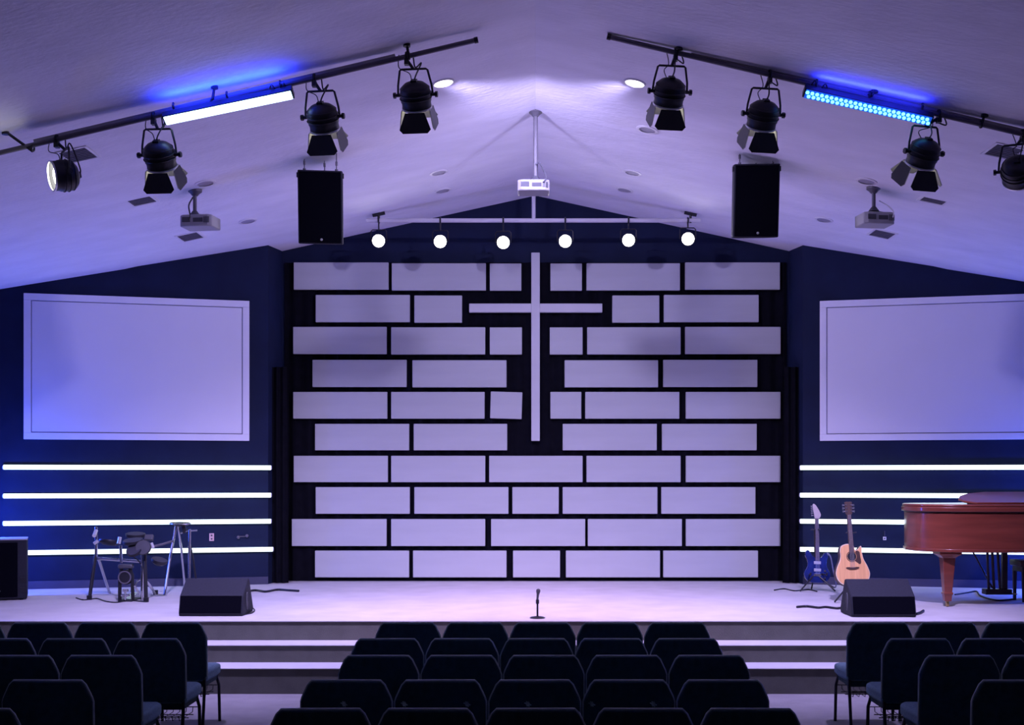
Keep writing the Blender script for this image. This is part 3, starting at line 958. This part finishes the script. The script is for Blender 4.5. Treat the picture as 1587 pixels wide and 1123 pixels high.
drum_pad(kp(210, 828, 13.9), 0.11, 0.15, 0.05)
drum_pad(kp(206, 838, 13.6), 0.11, 0.22, -0.05)
drum_pad(kp(222, 848, 13.5), 0.085, 1.25, 0.1)
drum_pad(kp(208, 852, 13.5), 0.09, 0.75, -0.15)
drum_pad(kp(170, 838, 13.9), 0.12, -0.12, 0.1, 'cymbal_pad')
drum_pad(kp(247, 868, 13.8), 0.09, 0.2, 0.3)
m_ = MB().box(kp(231, 833, 13.9), (0.10, 0.05, 0.07), Matrix.Rotation(-0.5, 3, 'X'))
m_.build('sound_module', 'darkgrey', kit, bevel=0.008)
MB().tube(smooth_path([kp(210, 840, 13.6), kp(206, 860, 13.55), kp(214, 868, 13.6), kp(220, 880, 13.58), kp(219, 915, 13.58)]), 0.006, 6).build('cable', 'black', kit)

# kick tower
D = stage_D(932)
kx = X(193, D)
t = thing('kick_drum_tower', 'black upright kick pad tower with chrome pedal in front of the drum rack', 'drum pad', (kx, D, ST))
MB().box2((-0.075, 0.0, 0.0), (0.085, 0.34, 0.018)).build('base_plate', 'black', t, bevel=0.004)
for e in (-1, 1):
    MB().tube([(e * 0.075, 0.06, 0.015), (e * 0.070, 0.05, 0.25), (e * 0.045, 0.04, 0.40)], 0.020, 10).build('upright', 'blackmetal', t)
mt = Matrix.Translation((0, 0.05, 0.275)) @ frame_to((0, 1, 0))
MB().lathe([(0.003, -0.05), (0.075, -0.045), (0.085, -0.02), (0.085, 0.03), (0.003, 0.032)], mt, 24).build('kick_pad', 'black', t)
MB().lathe([(0.062, -0.052), (0.075, -0.052), (0.075, -0.045), (0.062, -0.045), (0.062, -0.052)], mt, 24, cap=False).build('pad_ring', 'steel', t)
MB().box((0.005, 0.03, 0.40), (0.17, 0.07, 0.05)).build('top_housing', 'darkgrey', t, bevel=0.015)
p = MB()
p.box((0.015, 0.18, 0.045), (0.07, 0.26, 0.012), Matrix.Rotation(0.2, 3, 'X'))
p.box((0.015, -0.015, 0.13), (0.06, 0.02, 0.03))
p.cyl((0.015, -0.02, 0.02), (0.015, -0.02, 0.13), 0.012)
p.cyl((-0.03, -0.02, 0.075), (0.06, -0.02, 0.075), 0.014)
p.build('pedal', 'chrome', t)

# cymbal stand beside the kit
D = 14.55
cxp = X(283, D)
t = thing('cymbal_stand', 'chrome tripod stand with a flat round pad, above the drum-side wedge monitor', 'drum stand', (cxp, D, ST))


def sp(px, py, dd=0.0):
    return at(px, py, D + dd) - Vector((cxp, D, ST))


def sf(px, dd):
    return Vector((X(px, D + dd) - cxp, dd, 0.0))


MB().tube([sp(273, 815), sp(266, 850, -0.05), sf(255, -0.25)], 0.016, 10).build('leg', 'chrome', t)
MB().tube([sp(276, 815), sp(281, 850, 0.1), sf(287, 0.35)], 0.014, 10).build('leg', 'chrome', t)
MB().tube([sp(294, 820), sp(293.5, 860), sf(293, -0.05)], 0.017, 10).build('pole', 'chrome', t)
MB().tube([sp(290, 820, 0.02), sp(300, 870, 0.1), sf(306, 0.25)], 0.012, 10).build('leg', 'blackmetal', t)
MB().tube([sp(280, 826), sp(291, 822), sp(298, 822), sp(306, 821.5)], 0.010, 8).build('arm', 'chrome', t)
mt = Matrix.Translation(sp(279, 811)) @ Matrix.Rotation(0.05, 4, 'X') @ Matrix.Rotation(0.03, 4, 'Y')
c_ = MB().lathe([(0.003, -0.035), (0.05, -0.03), (0.105, -0.012), (0.125, 0.0), (0.12, 0.010), (0.02, 0.020), (0.003, 0.022)], mt, 26).build('pad', 'black', t)
MB().lathe([(0.118, -0.006), (0.130, -0.004), (0.130, 0.008), (0.118, 0.011)], mt, 26, cap=False).build('rim', 'chrome', c_)
MB().cyl(sp(284, 815), sp(286, 826), 0.03, 0.02, seg=12).build('tilter', 'blackmetal', t)

# ------------------------------------------------------------------ guitars
def guitar_stand(label, px, D, hgt, yaw=0.0):
    t = thing('guitar_stand', label, 'guitar stand', (X(px, D), D, ST), yaw, 'guitar stands')
    MB().cyl((0, 0.10, 0.20), (0, 0.16, hgt), 0.011, seg=10).build('upright', 'blackmetal', t)
    for ang in (-150, -30, 90):
        a_ = math.radians(ang)
        MB().tube([(0, 0.10, 0.22), (0.14 * math.cos(a_), 0.10 + 0.14 * math.sin(a_), 0.11), (0.25 * math.cos(a_), 0.10 + 0.22 * math.sin(a_), 0.012)], 0.010, 8).build('leg', 'blackmetal', t)
    y = MB()
    for e in (-1, 1):
        y.tube([(0, 0.10, 0.215), (e * 0.07, 0.08, 0.215), (e * 0.10, 0.0, 0.215), (e * 0.10, -0.06, 0.215), (e * 0.10, -0.07, 0.245)], 0.009, 8)
    y.build('body_yoke', 'blackmetal', t)
    y = MB()
    for e in (-1, 1):
        y.tube([(0, 0.16, hgt), (e * 0.045, 0.15, hgt), (e * 0.045, 0.07, hgt + 0.01)], 0.008, 8)
    y.build('neck_yoke', 'greyrubber', t)
    return t


def spline_closed(pts, n=5):
    P = [Vector((p[0], p[1], 0)) for p in pts]
    k = len(P)
    out = []
    for i in range(k):
        a, b, c, d = P[i - 1], P[i], P[(i + 1) % k], P[(i + 2) % k]
        for j in range(n):
            t = j / n
            v = 0.5 * ((2 * b) + (c - a) * t + (2 * a - 5 * b + 4 * c - d) * t * t + (3 * b - a - 3 * c + d) * t ** 3)
            out.append((v.x, v.y))
    return out


def disc(r, n=24, c=(0, 0)):
    return [(c[0] + r * math.cos(2 * PI * k / n), c[1] + r * math.sin(2 * PI * k / n)) for k in range(n)]


GD = 13.45
gz = Z(908, GD)
g = thing('acoustic_guitar', 'natural wood acoustic guitar with dark pickguard upright on a stand', 'guitar', (X(1323, GD), GD, gz))
g.rotation_euler = (math.radians(-9), math.radians(-1.5), 0)
OUT = [(0, 0), (-0.10, 0.012), (-0.165, 0.06), (-0.192, 0.135), (-0.175, 0.215), (-0.143, 0.28), (-0.128, 0.34), (-0.130, 0.40), (-0.112, 0.455), (-0.06, 0.478), (0.0, 0.475),
       (0.028, 0.455), (0.040, 0.41), (0.070, 0.415), (0.105, 0.452), (0.118, 0.43), (0.118, 0.37), (0.132, 0.30), (0.170, 0.22), (0.192, 0.135), (0.165, 0.06), (0.10, 0.012)]
OUTS = spline_closed(OUT)
MB().prism(OUTS, -0.10, 0.0, XZ).build('body', 'rosewood', g)
MB().prism(OUTS, 0.0, 0.006, XZ).build('binding', 'cream', g)
ctr = (0, 0.22)
inner = [((p[0] - ctr[0]) * 0.965 + ctr[0], (p[1] - ctr[1]) * 0.965 + ctr[1]) for p in OUTS]
MB().prism(inner, 0.006, 0.009, XZ).build('soundboard', 'spruce', g)
MB().prism(disc(0.050, 26, (0.0, 0.335)), 0.009, 0.0105, XZ).build('sound_hole', 'black', g)
MB().tube([XZ @ Vector((0.058 * math.cos(k * PI / 14), 0.335 + 0.058 * math.sin(k * PI / 14), 0.010)) for k in range(28)], 0.004, 6, closed=True).build('rosette', 'rosewood', g)
MB().prism(spline_closed([(0.045, 0.385), (0.055, 0.40), (0.088, 0.385), (0.095, 0.33), (0.100, 0.27), (0.085, 0.245), (0.055, 0.265), (0.035, 0.285), (0.055, 0.32), (0.058, 0.35)], 4), 0.009, 0.0105, XZ).build('pickguard', 'rosewood', g)
MB().prism(spline_closed([(-0.075, 0.205), (-0.06, 0.215), (0.0, 0.212), (0.06, 0.215), (0.075, 0.205), (0.05, 0.192), (0.02, 0.186), (-0.02, 0.186), (-0.05, 0.192)], 3), 0.009, 0.018, XZ).build('bridge', 'rosewood', g)
MB().prism([(-0.027, 0.38), (0.027, 0.38), (0.021, 0.80), (-0.021, 0.80)], 0.009, 0.018, XZ).build('fretboard', 'rosewood', g)
MB().prism([(-0.026, 0.46), (0.026, 0.46), (0.020, 0.81), (-0.020, 0.81)], -0.016, 0.009, XZ).build('neck', 'rosewood', g)
hd = MB().prism([(-0.021, 0.80), (0.021, 0.80), (0.038, 0.83), (0.041, 0.955), (0.015, 0.962), (0.0, 0.955), (-0.015, 0.962), (-0.041, 0.955), (-0.038, 0.83)], -0.008, 0.010, XZ).build('headstock', 'rosewood', g)
for e in (-1, 1):
    for k in range(3):
        p = MB()
        p.cyl(XZ @ Vector((e * 0.036, 0.85 + 0.036 * k, 0.0)), XZ @ Vector((e * 0.060, 0.85 + 0.036 * k, 0.0)), 0.006, seg=8)
        p.box(XZ @ Vector((e * 0.062, 0.85 + 0.036 * k, 0.0)), (0.014, 0.010, 0.022))
        p.cyl(XZ @ Vector((e * 0.026, 0.85 + 0.036 * k, 0.008)), XZ @ Vector((e * 0.026, 0.85 + 0.036 * k, 0.018)), 0.008, seg=8)
        p.build('tuning_peg', 'chrome', hd)
sm = MB()
for k in range(6):
    x = -0.018 + 0.0072 * k
    sm.cyl(XZ @ Vector((x * 1.3, 0.205, 0.021)), XZ @ Vector((x * 0.9, 0.81, 0.020)), 0.0009, seg=5)
sm.build('strings', 'silver', g)
guitar_stand('black stand holding the natural wood acoustic guitar', 1323, GD - 0.06, 0.78)

ED = 14.75
g = thing('electric_guitar', 'glossy blue electric guitar upright on a stand by the dark drape', 'guitar', (X(1267, ED), ED, Z(903, ED)))
g.rotation_euler = (math.radians(-9), math.radians(1.5), 0)
OUT = [(0, 0), (-0.09, 0.01), (-0.150, 0.06), (-0.160, 0.13), (-0.125, 0.20), (-0.118, 0.26), (-0.145, 0.34), (-0.130, 0.40), (-0.095, 0.395), (-0.055, 0.33), (0.0, 0.315),
       (0.05, 0.32), (0.085, 0.365), (0.120, 0.375), (0.135, 0.33), (0.115, 0.26), (0.125, 0.19), (0.158, 0.12), (0.145, 0.05), (0.08, 0.008)]
MB().prism(spline_closed(OUT), -0.042, 0.0, XZ).build('body', 'bluelacquer', g, bevel=0.006)
for z in (0.16, 0.25):
    MB().box(XZ @ Vector((0, z, 0.005)), (0.085, 0.014, 0.036)).build('pickup', 'silver', g, bevel=0.003)
MB().box(XZ @ Vector((0, 0.10, 0.006)), (0.09, 0.016, 0.030)).build('bridge', 'chrome', g, bevel=0.003)
for x, z in ((0.09, 0.15), (0.105, 0.10), (0.085, 0.06)):
    MB().cyl(XZ @ Vector((x, z, 0.0)), XZ @ Vector((x, z, 0.018)), 0.012, seg=14).build('knob', 'chrome', g)
MB().prism([(-0.027, 0.27), (0.027, 0.27), (0.021, 0.80), (-0.021, 0.80)], 0.0, 0.012, XZ).build('fretboard', 'rosewood', g)
MB().prism([(-0.026, 0.30), (0.026, 0.30), (0.020, 0.81), (-0.020, 0.81)], -0.016, 0.0, XZ).build('neck', 'maple', g)
hd = MB().prism(spline_closed([(-0.021, 0.80), (0.021, 0.80), (0.048, 0.835), (0.040, 0.88), (-0.01, 0.965), (-0.042, 0.985), (-0.050, 0.95), (-0.034, 0.86)], 4), -0.010, 0.006, XZ).build('headstock', 'maple', g)
for k in range(6):
    p = MB()
    c_ = Vector((-0.040 - 0.001 * k, 0.84 + 0.023 * k, -0.002))
    p.cyl(XZ @ c_, XZ @ (c_ + Vector((-0.02, 0, 0))), 0.005, seg=8)
    p.box(XZ @ (c_ + Vector((-0.024, 0, 0))), (0.012, 0.008, 0.014))
    p.build('tuning_peg', 'chrome', hd)
sm = MB()
for k in range(6):
    x = -0.018 + 0.0072 * k
    sm.cyl(XZ @ Vector((x * 1.3, 0.10, 0.020)), XZ @ Vector((x * 0.9, 0.81, 0.014)), 0.0009, seg=5)
sm.build('strings', 'silver', g)
MB().tube(smooth_path([XZ @ Vector((0.125, 0.37, 0.0)), XZ @ Vector((0.17, 0.33, -0.02)), XZ @ Vector((0.20, 0.18, -0.03)), XZ @ Vector((0.235, -0.04, -0.04)), XZ @ Vector((0.10, 0.01, -0.03))]), 0.022, 8, flat=0.25).build('strap', 'strap', g)
guitar_stand('black stand holding the glossy blue electric guitar', 1267, ED - 0.06, 0.76)

# ------------------------------------------------------------------ grand piano and bench
PYN = 12.78                                   # near side of the case
pt = thing('grand_piano', 'mahogany grand piano with a tapered leg, tail towards the guitars', 'piano', (X(1423, 12.95), PYN, ST))
PZ0, PZ1 = Z(853, PYN) - ST, Z(795, PYN) - ST
outline = [(2.05, 0.0), (1.6, 0.0), (1.2, 0.0), (0.8, 0.0), (0.55, 0.012), (0.34, 0.055), (0.17, 0.14), (0.06, 0.27), (0.008, 0.44), (0.0, 0.62), (0.05, 0.80), (0.19, 0.93), (0.40, 0.99), (0.62, 1.04),
           (0.82, 1.15), (0.98, 1.30), (1.15, 1.40), (1.4, 1.43), (2.05, 1.43)]
op = [(v.x, v.y) for v in smooth_path([(p[0], p[1], 0) for p in outline], 5)]


def grow(poly, k):
    cx_ = 1.1
    out = []
    n = len(poly)
    for i in range(n):
        a, b = Vector(poly[i - 1]), Vector(poly[(i + 1) % n])
        d_ = (b - a)
        nn = Vector((d_.y, -d_.x))
        if nn.length < 1e-6:
            out.append(poly[i])
            continue
        nn.normalize()
        # outline runs clockwise seen from above, so the outside is on the other side
        p = Vector(poly[i]) - nn * k
        out.append((p.x, p.y))
    return out


MB().prism(op, PZ0, PZ1, Matrix()).build('case', 'piano', pt, bevel=0.006)
MB().prism(grow(op, 0.012), PZ0 - 0.022, PZ0 + 0.012).build('lower_moulding', 'piano', pt, bevel=0.006)
ZL = Z(781.5, PYN) - ST
MB().prism(grow(op, 0.030), PZ1 + 0.012, ZL - 0.028).build('lid', 'piano', pt, bevel=0.010)
MB().prism(grow(op, 0.006), PZ1, PZ1 + 0.014).build('lid_gap_strip', 'pianodark', pt)
MB().prism(grow(op, 0.020), ZL - 0.030, ZL).build('lid_top_board', 'piano', pt, bevel=0.012)
# the front of the lid, folded back: a board with a curved end lying tilted on the lid
fl = [(2.0, 0.12), (0.62, 0.12), (0.52, 0.22), (0.50, 0.34), (0.58, 0.52), (0.72, 0.68), (0.95, 0.78), (2.0, 0.80)]
flp = [(p[0], p[1] - 0.12) for p in fl]
rotm = Matrix.Translation((0, 0.14, ZL - 0.002)) @ Matrix.Rotation(math.radians(9.5), 4, 'X')
MB().prism(flp, 0.0, 0.022, rotm).build('folded_lid_flap', 'piano', pt, bevel=0.006)
MB().box2((0.75, 0.74, ZL - 0.002), (2.0, 0.78, ZL + 0.10)).build('flap_ledge', 'pianodark', pt)


def piano_leg(x, y):
    lg = MB()

    def sq(z, h):
        return [Vector((x + ex * h, y + ey * h, z)) for ex, ey in ((-1, -1), (1, -1), (1, 1), (-1, 1))]
    lg.ring_sweep([sq(PZ0 - 0.02, 0.120), sq(PZ0 - 0.05, 0.120), sq(PZ0 - 0.07, 0.09), sq(PZ0 - 0.09, 0.070), sq(PZ0 - 0.12, 0.066), sq(0.16, 0.042), sq(0.155, 0.050), sq(0.135, 0.050), sq(0.13, 0.042), sq(0.06, 0.036)])
    o = lg.build('leg', 'piano', pt, bevel=0.004)
    c = MB()
    c.cyl((x - 0.012, y, 0.028), (x + 0.012, y, 0.028), 0.028, seg=18)
    c.box((x, y, 0.05), (0.03, 0.03, 0.03))
    c.build('caster', 'brass', o)
    return o


piano_leg(X(1468, 13.02) - pt.location.x, 13.02 - PYN)
piano_leg(1.72, 0.22)
piano_leg(1.72, 1.20)
ly = MB()
lx, lyy = X(1545, 13.7) - pt.location.x, 13.7 - PYN
for e in (-0.075, -0.025, 0.03):
    ly.cyl((lx + e * 1.25, lyy, 0.12), (lx + e * 1.1 - 0.03, lyy, PZ0), 0.015, seg=10)
ly.cyl((lx - 0.05, lyy, 0.14), (lx - 0.28, lyy + 0.1, PZ0), 0.010, seg=8)
ly.box((lx, lyy, 0.10), (0.30, 0.14, 0.06))
ly.box((lx + 0.085, lyy, 0.36), (0.06, 0.05, 0.50))
ly.build('pedal_lyre', 'pianodark', pt, bevel=0.004)
for k in range(3):
    MB().box((lx + 0.16, lyy - 0.05 + 0.05 * k, 0.075), (0.10, 0.022, 0.012)).build('pedal', 'brass', pt)
# pale keys and fallboard at the far keyboard end
MB().box2((2.05, 0.06, PZ0), (2.30, 1.37, PZ0 + 0.05)).build('key_bed', 'piano', pt, bevel=0.004)
MB().box2((2.06, 0.12, PZ0 + 0.05), (2.22, 1.31, PZ0 + 0.07)).build('keyboard', 'cream', pt)

BDp = 13.60
t = thing('piano_bench', 'dark wooden bench tucked under the mahogany piano beside the pedals', 'bench', (5.74, BDp, ST))
W2 = 0.28
MB().box2((-W2, -0.16, 0.40), (W2, 0.16, 0.47)).build('seat', 'pianodark', t, bevel=0.012)
MB().box2((-W2 + 0.03, -0.14, 0.34), (W2 - 0.03, 0.14, 0.40)).build('apron', 'pianodark', t)
for ex in (-1, 1):
    for ey in (-1, 1):
        MB().tube([(ex * (W2 - 0.05), ey * 0.13, 0.36), (ex * (W2 - 0.05), ey * 0.13, 0.0)], [0.028, 0.020], 4).build('leg', 'pianodark', t)

# ------------------------------------------------------------------ small things on the stage
D = stage_D(957.5)
t = thing('microphone_stand', 'short microphone stand with round base at the stage front below the cross', 'microphone stand', (X(833, D), D, ST))
MB().lathe([(0.003, 0.0), (0.075, 0.0), (0.078, 0.006), (0.06, 0.014), (0.012, 0.022), (0.003, 0.022)], Matrix(), 24).build('base', 'blackmetal', t)
MB().cyl((0, 0, 0.01), (0, 0, 0.235), 0.010, seg=10).build('pole', 'blackmetal', t)
MB().cyl((0, 0, 0.145), (0, 0, 0.185), 0.017, seg=10).build('clutch', 'black', t)
m_ = MB()
m_.lathe([(0.003, -0.07), (0.010, -0.07), (0.013, 0.0), (0.018, 0.02), (0.022, 0.035), (0.018, 0.052), (0.006, 0.060)], Matrix.Translation((0.004, 0.0, 0.235)) @ Matrix.Rotation(math.radians(6), 4, 'Y'), 16)
m_.build('microphone', 'darkgrey', t)


def floor_cable(label, pix, r=0.008, z=ST, cat='cable'):
    pts = []
    for px, py in pix:
        D = (HC - z) * F / (py - CY)
        pts.append(Vector((X(px, D), D, z + r)))
    p0 = pts[0].copy()
    p0.z = z
    sp_ = [p - p0 for p in smooth_path(pts, 8)]
    o = MB().tube(sp_, r, 8).build('floor_cable', 'black', loc=p0)
    return tag(o, label, cat, 'cables lying on the stage')


floor_cable('thin black cable looping out beside the drum-side wedge monitor', [(377, 941), (385, 939), (394, 945), (391, 950), (378, 953)], 0.007)
floor_cable('black cable lying between the drum-side wedge monitor and the panelled recess', [(378, 919), (395, 916), (412, 918), (430, 915), (447, 916), (463, 917)], 0.014)
floor_cable('black cable on the floor beneath the drum kit', [(118, 927), (130, 930), (150, 928), (163, 932), (180, 934), (200, 931), (226, 933)], 0.007)
floor_cable('black cable lying flat before the acoustic guitar, running to the wedge monitor', [(1235, 942), (1250, 941), (1268, 943), (1280, 942), (1298, 944), (1318, 941)], 0.013)
floor_cable('thin black cable running from the recess to the blue guitar', [(1200, 915), (1215, 913), (1232, 916), (1252, 914), (1266, 917)], 0.008)
floor_cable('short black cable at the piano-side end of the wedge monitor', [(1420, 953), (1426, 951), (1431, 948)], 0.014)
floor_cable('black cable on the blue-lit floor under the piano', [(1480, 922), (1500, 919), (1513, 917), (1520, 924), (1545, 931), (1572, 929)], 0.009)

# wall plates
for s, px, py, lab, mm in ((-1, 328, 832, 'small pale pink socket plate on the wall behind the drum kit', 'pinkplate'), (1, 1371, 834, 'small white jack plate on the wall between acoustic guitar and piano', 'whitetrim')):
    p = on_wall(s, px, 0.0)
    z = Z(py, p.y)
    t = thing('socket_plate', lab, 'wall socket', (p.x, p.y, z), wall_frame(s), 'small sockets on the angled walls')
    hh = 0.05 if s < 0 else 0.022
    MB().box2((-0.03 if s < 0 else -0.02, -0.008, -hh), (0.03 if s < 0 else 0.02, 0.002, hh)).build('plate', mm, t, bevel=0.003)
    so = MB()
    for dz in ((-0.022, 0.022) if s < 0 else (0,)):
        so.box((0, -0.010, dz), (0.022, 0.006, 0.020 if s < 0 else 0.014))
    so.build('socket', 'darkgrey' if s < 0 else 'chrome', t)
    if s > 0:
        MB().cyl((0, -0.006, 0.02), (0, -0.006, 0.10), 0.006, seg=8).build('cable', 'darkgrey', t)
p = on_wall(-1, 376, 0.0)
t = thing('wall_bracket', 'small grey two-knob wall bracket between the lowest two drum-side light bars', 'wall bracket', (p.x, p.y, Z(831, p.y)), wall_frame(-1))
MB().box2((-0.07, -0.010, -0.006), (0.07, 0.002, 0.006)).build('plate', 'steel', t)
for x, z in ((-0.055, -0.008), (0.055, 0.010)):
    MB().lathe([(0.003, 0.035), (0.018, 0.032), (0.022, 0.02), (0.012, 0.0)], Matrix.Translation((x, -0.006, z)) @ frame_to((0, -1, 0)), 14).build('knob', 'steel', t)

# ------------------------------------------------------------------ rows of chairs
def make_chair():
    t = thing('stacking_chair', '', 'chair', (0, 0, 0), 0, 'rows of black padded chairs')
    W, zb_, zt = 0.252, 0.405, 0.852
    lean = Matrix.Translation((0, 0.0, zb_)) @ Matrix.Rotation(math.radians(3), 4, 'X') @ Matrix.Translation((0, 0, -zb_))
    outl = [(-W + 0.02, zb_), (W - 0.02, zb_), (W, zb_ + 0.03), (W, zt - 0.115), (W - 0.008, zt - 0.090), (W - 0.040, zt - 0.022), (W - 0.060, zt), (-W + 0.060, zt), (-W + 0.040, zt - 0.022), (-W + 0.008, zt - 0.090), (-W, zt - 0.115), (-W, zb_ + 0.03)]
    q = outl
    MB().prism(q, 0.0, 0.022, lean @ Matrix.Translation((0, 0.022, 0)) @ XZ).build('back_shell', 'chairback', t, bevel=0.008)
    ins = [((p[0]) * 0.955, (p[1] - 0.63) * 0.955 + 0.63) for p in outl]
    MB().prism(ins, -0.050, 0.0, lean @ Matrix.Translation((0, 0.022, 0)) @ XZ).build('back_cushion', 'chairseat', t, bevel=0.018)
    # piping along the sides and the top edge
    pp = [lean @ Vector((p[0], 0.022, p[1])) for p in [outl[i] for i in (2, 3, 4, 5, 6, 7, 8, 9, 10, 11)]]
    MB().tube(pp, 0.0085, 8).build('back_piping', 'chairtrim', t)
    s_ = MB()
    s_.prism([(-0.245, 0.05), (0.245, 0.05), (0.250, 0.30), (0.238, 0.46), (0.20, 0.52), (-0.20, 0.52), (-0.238, 0.46), (-0.250, 0.30)], 0.385, 0.470)
    s_.build('seat', 'chairseat', t, bevel=0.022, bseg=3)
    u_ = MB()
    u_.prism([(-0.225, 0.05), (0.225, 0.05), (0.225, 0.44), (0.18, 0.49), (-0.18, 0.49), (-0.225, 0.44)], 0.345, 0.390)
    u_.build('seat_pan', 'chairback', t, bevel=0.008)
    for e in (-1, 1):
        MB().tube([(e * 0.225, 0.035, 0.50), (e * 0.228, 0.04, 0.36), (e * 0.232, -0.035, 0.0)], 0.0125, 8).build('leg', 'chairleg', t)
        MB().tube([(e * 0.222, 0.40, 0.37), (e * 0.232, 0.43, 0.30), (e * 0.236, 0.44, 0.0)], 0.0125, 8).build('leg', 'chairleg', t)
    r_ = MB()
    for i in range(9):
        x = -0.19 + 0.0475 * i
        r_.tube([(x, 0.06, 0.30), (x, 0.07, 0.265), (x, 0.40, 0.265), (x, 0.41, 0.30)], 0.003, 5)
    for y in (0.06, 0.18, 0.30, 0.41):
        r_.tube([(-0.225, y, 0.30 if y in (0.06, 0.41) else 0.265), (0.225, y, 0.30 if y in (0.06, 0.41) else 0.265)], 0.004, 5)
    r_.build('book_rack', 'chairleg', t)
    return t


ROWD = [9.34, 8.40, 7.60, 6.67, 5.84]
RN = ['front row', 'second row', 'third row', 'fourth row', 'fifth row']
PITCH = 0.526
chair0 = make_chair()
first = True


def place_chair(x, y, label):
    global first
    if first:
        c = chair0
        first = False
    else:
        c = copy_tree(chair0)
    c.location = (x, y, 0)
    c.rotation_euler.z = math.radians(random.uniform(-0.8, 0.8))
    c['label'] = label
    return c


MIDPOS = ['at the drum-side end', 'second from the drum-side end', 'in the middle', 'second from the piano-side end', 'at the piano-side end']
CENX = [0.055, 0.009, 0.053, -0.005, 0.0]
mid4 = []
for r, D in enumerate(ROWD):
    for k in range(5):
        c = place_chair(CENX[r] + (k - 2) * PITCH, D, 'black padded chair in the %s of the middle block, %s' % (RN[r], MIDPOS[k]))
        if r == 3:
            mid4.append(c)
SP = ['on the aisle', 'second from the aisle', 'third from the aisle', 'fourth from the aisle']
LX = [-2.565, -2.455, -2.50, -2.462, -2.50]
for r, n in enumerate((4, 3, 2, 1, 1)):
    for k in range(n):
        place_chair(LX[r] - PITCH / 2 - k * PITCH, ROWD[r], 'black padded chair in the %s of the drum-side block, %s' % (RN[r], SP[k]))
RX = [2.43, 2.43, 2.435, 2.43]
for r, n in enumerate((3, 2, 2, 1)):
    for k in range(n):
        place_chair(RX[r] + PITCH / 2 + k * PITCH, ROWD[r], 'black padded chair in the %s of the piano-side block, %s' % (RN[r], SP[k]))
# small pale marks low on the backs of the fourth middle row
D4 = ROWD[3]
for k, marks in enumerate(((534,), (627, 724), (818,), (917, 1012))):
    for px in marks:
        xl = X(px, D4) - mid4[k].location.x
        zl = Z(1089.5, D4)
        b_ = MB()
        for i in range(4):
            a_ = i * PI / 4 + 0.3
            b_.box((xl, 0.0025, zl), (0.040 - 0.006 * i, 0.002, 0.007), Matrix.Rotation(a_, 3, 'Y'))
        o = b_.build('badge', 'paper', mid4[k])
        o.location = (0, -0.0215, 0)
        o['label'] = 'small pale mark'
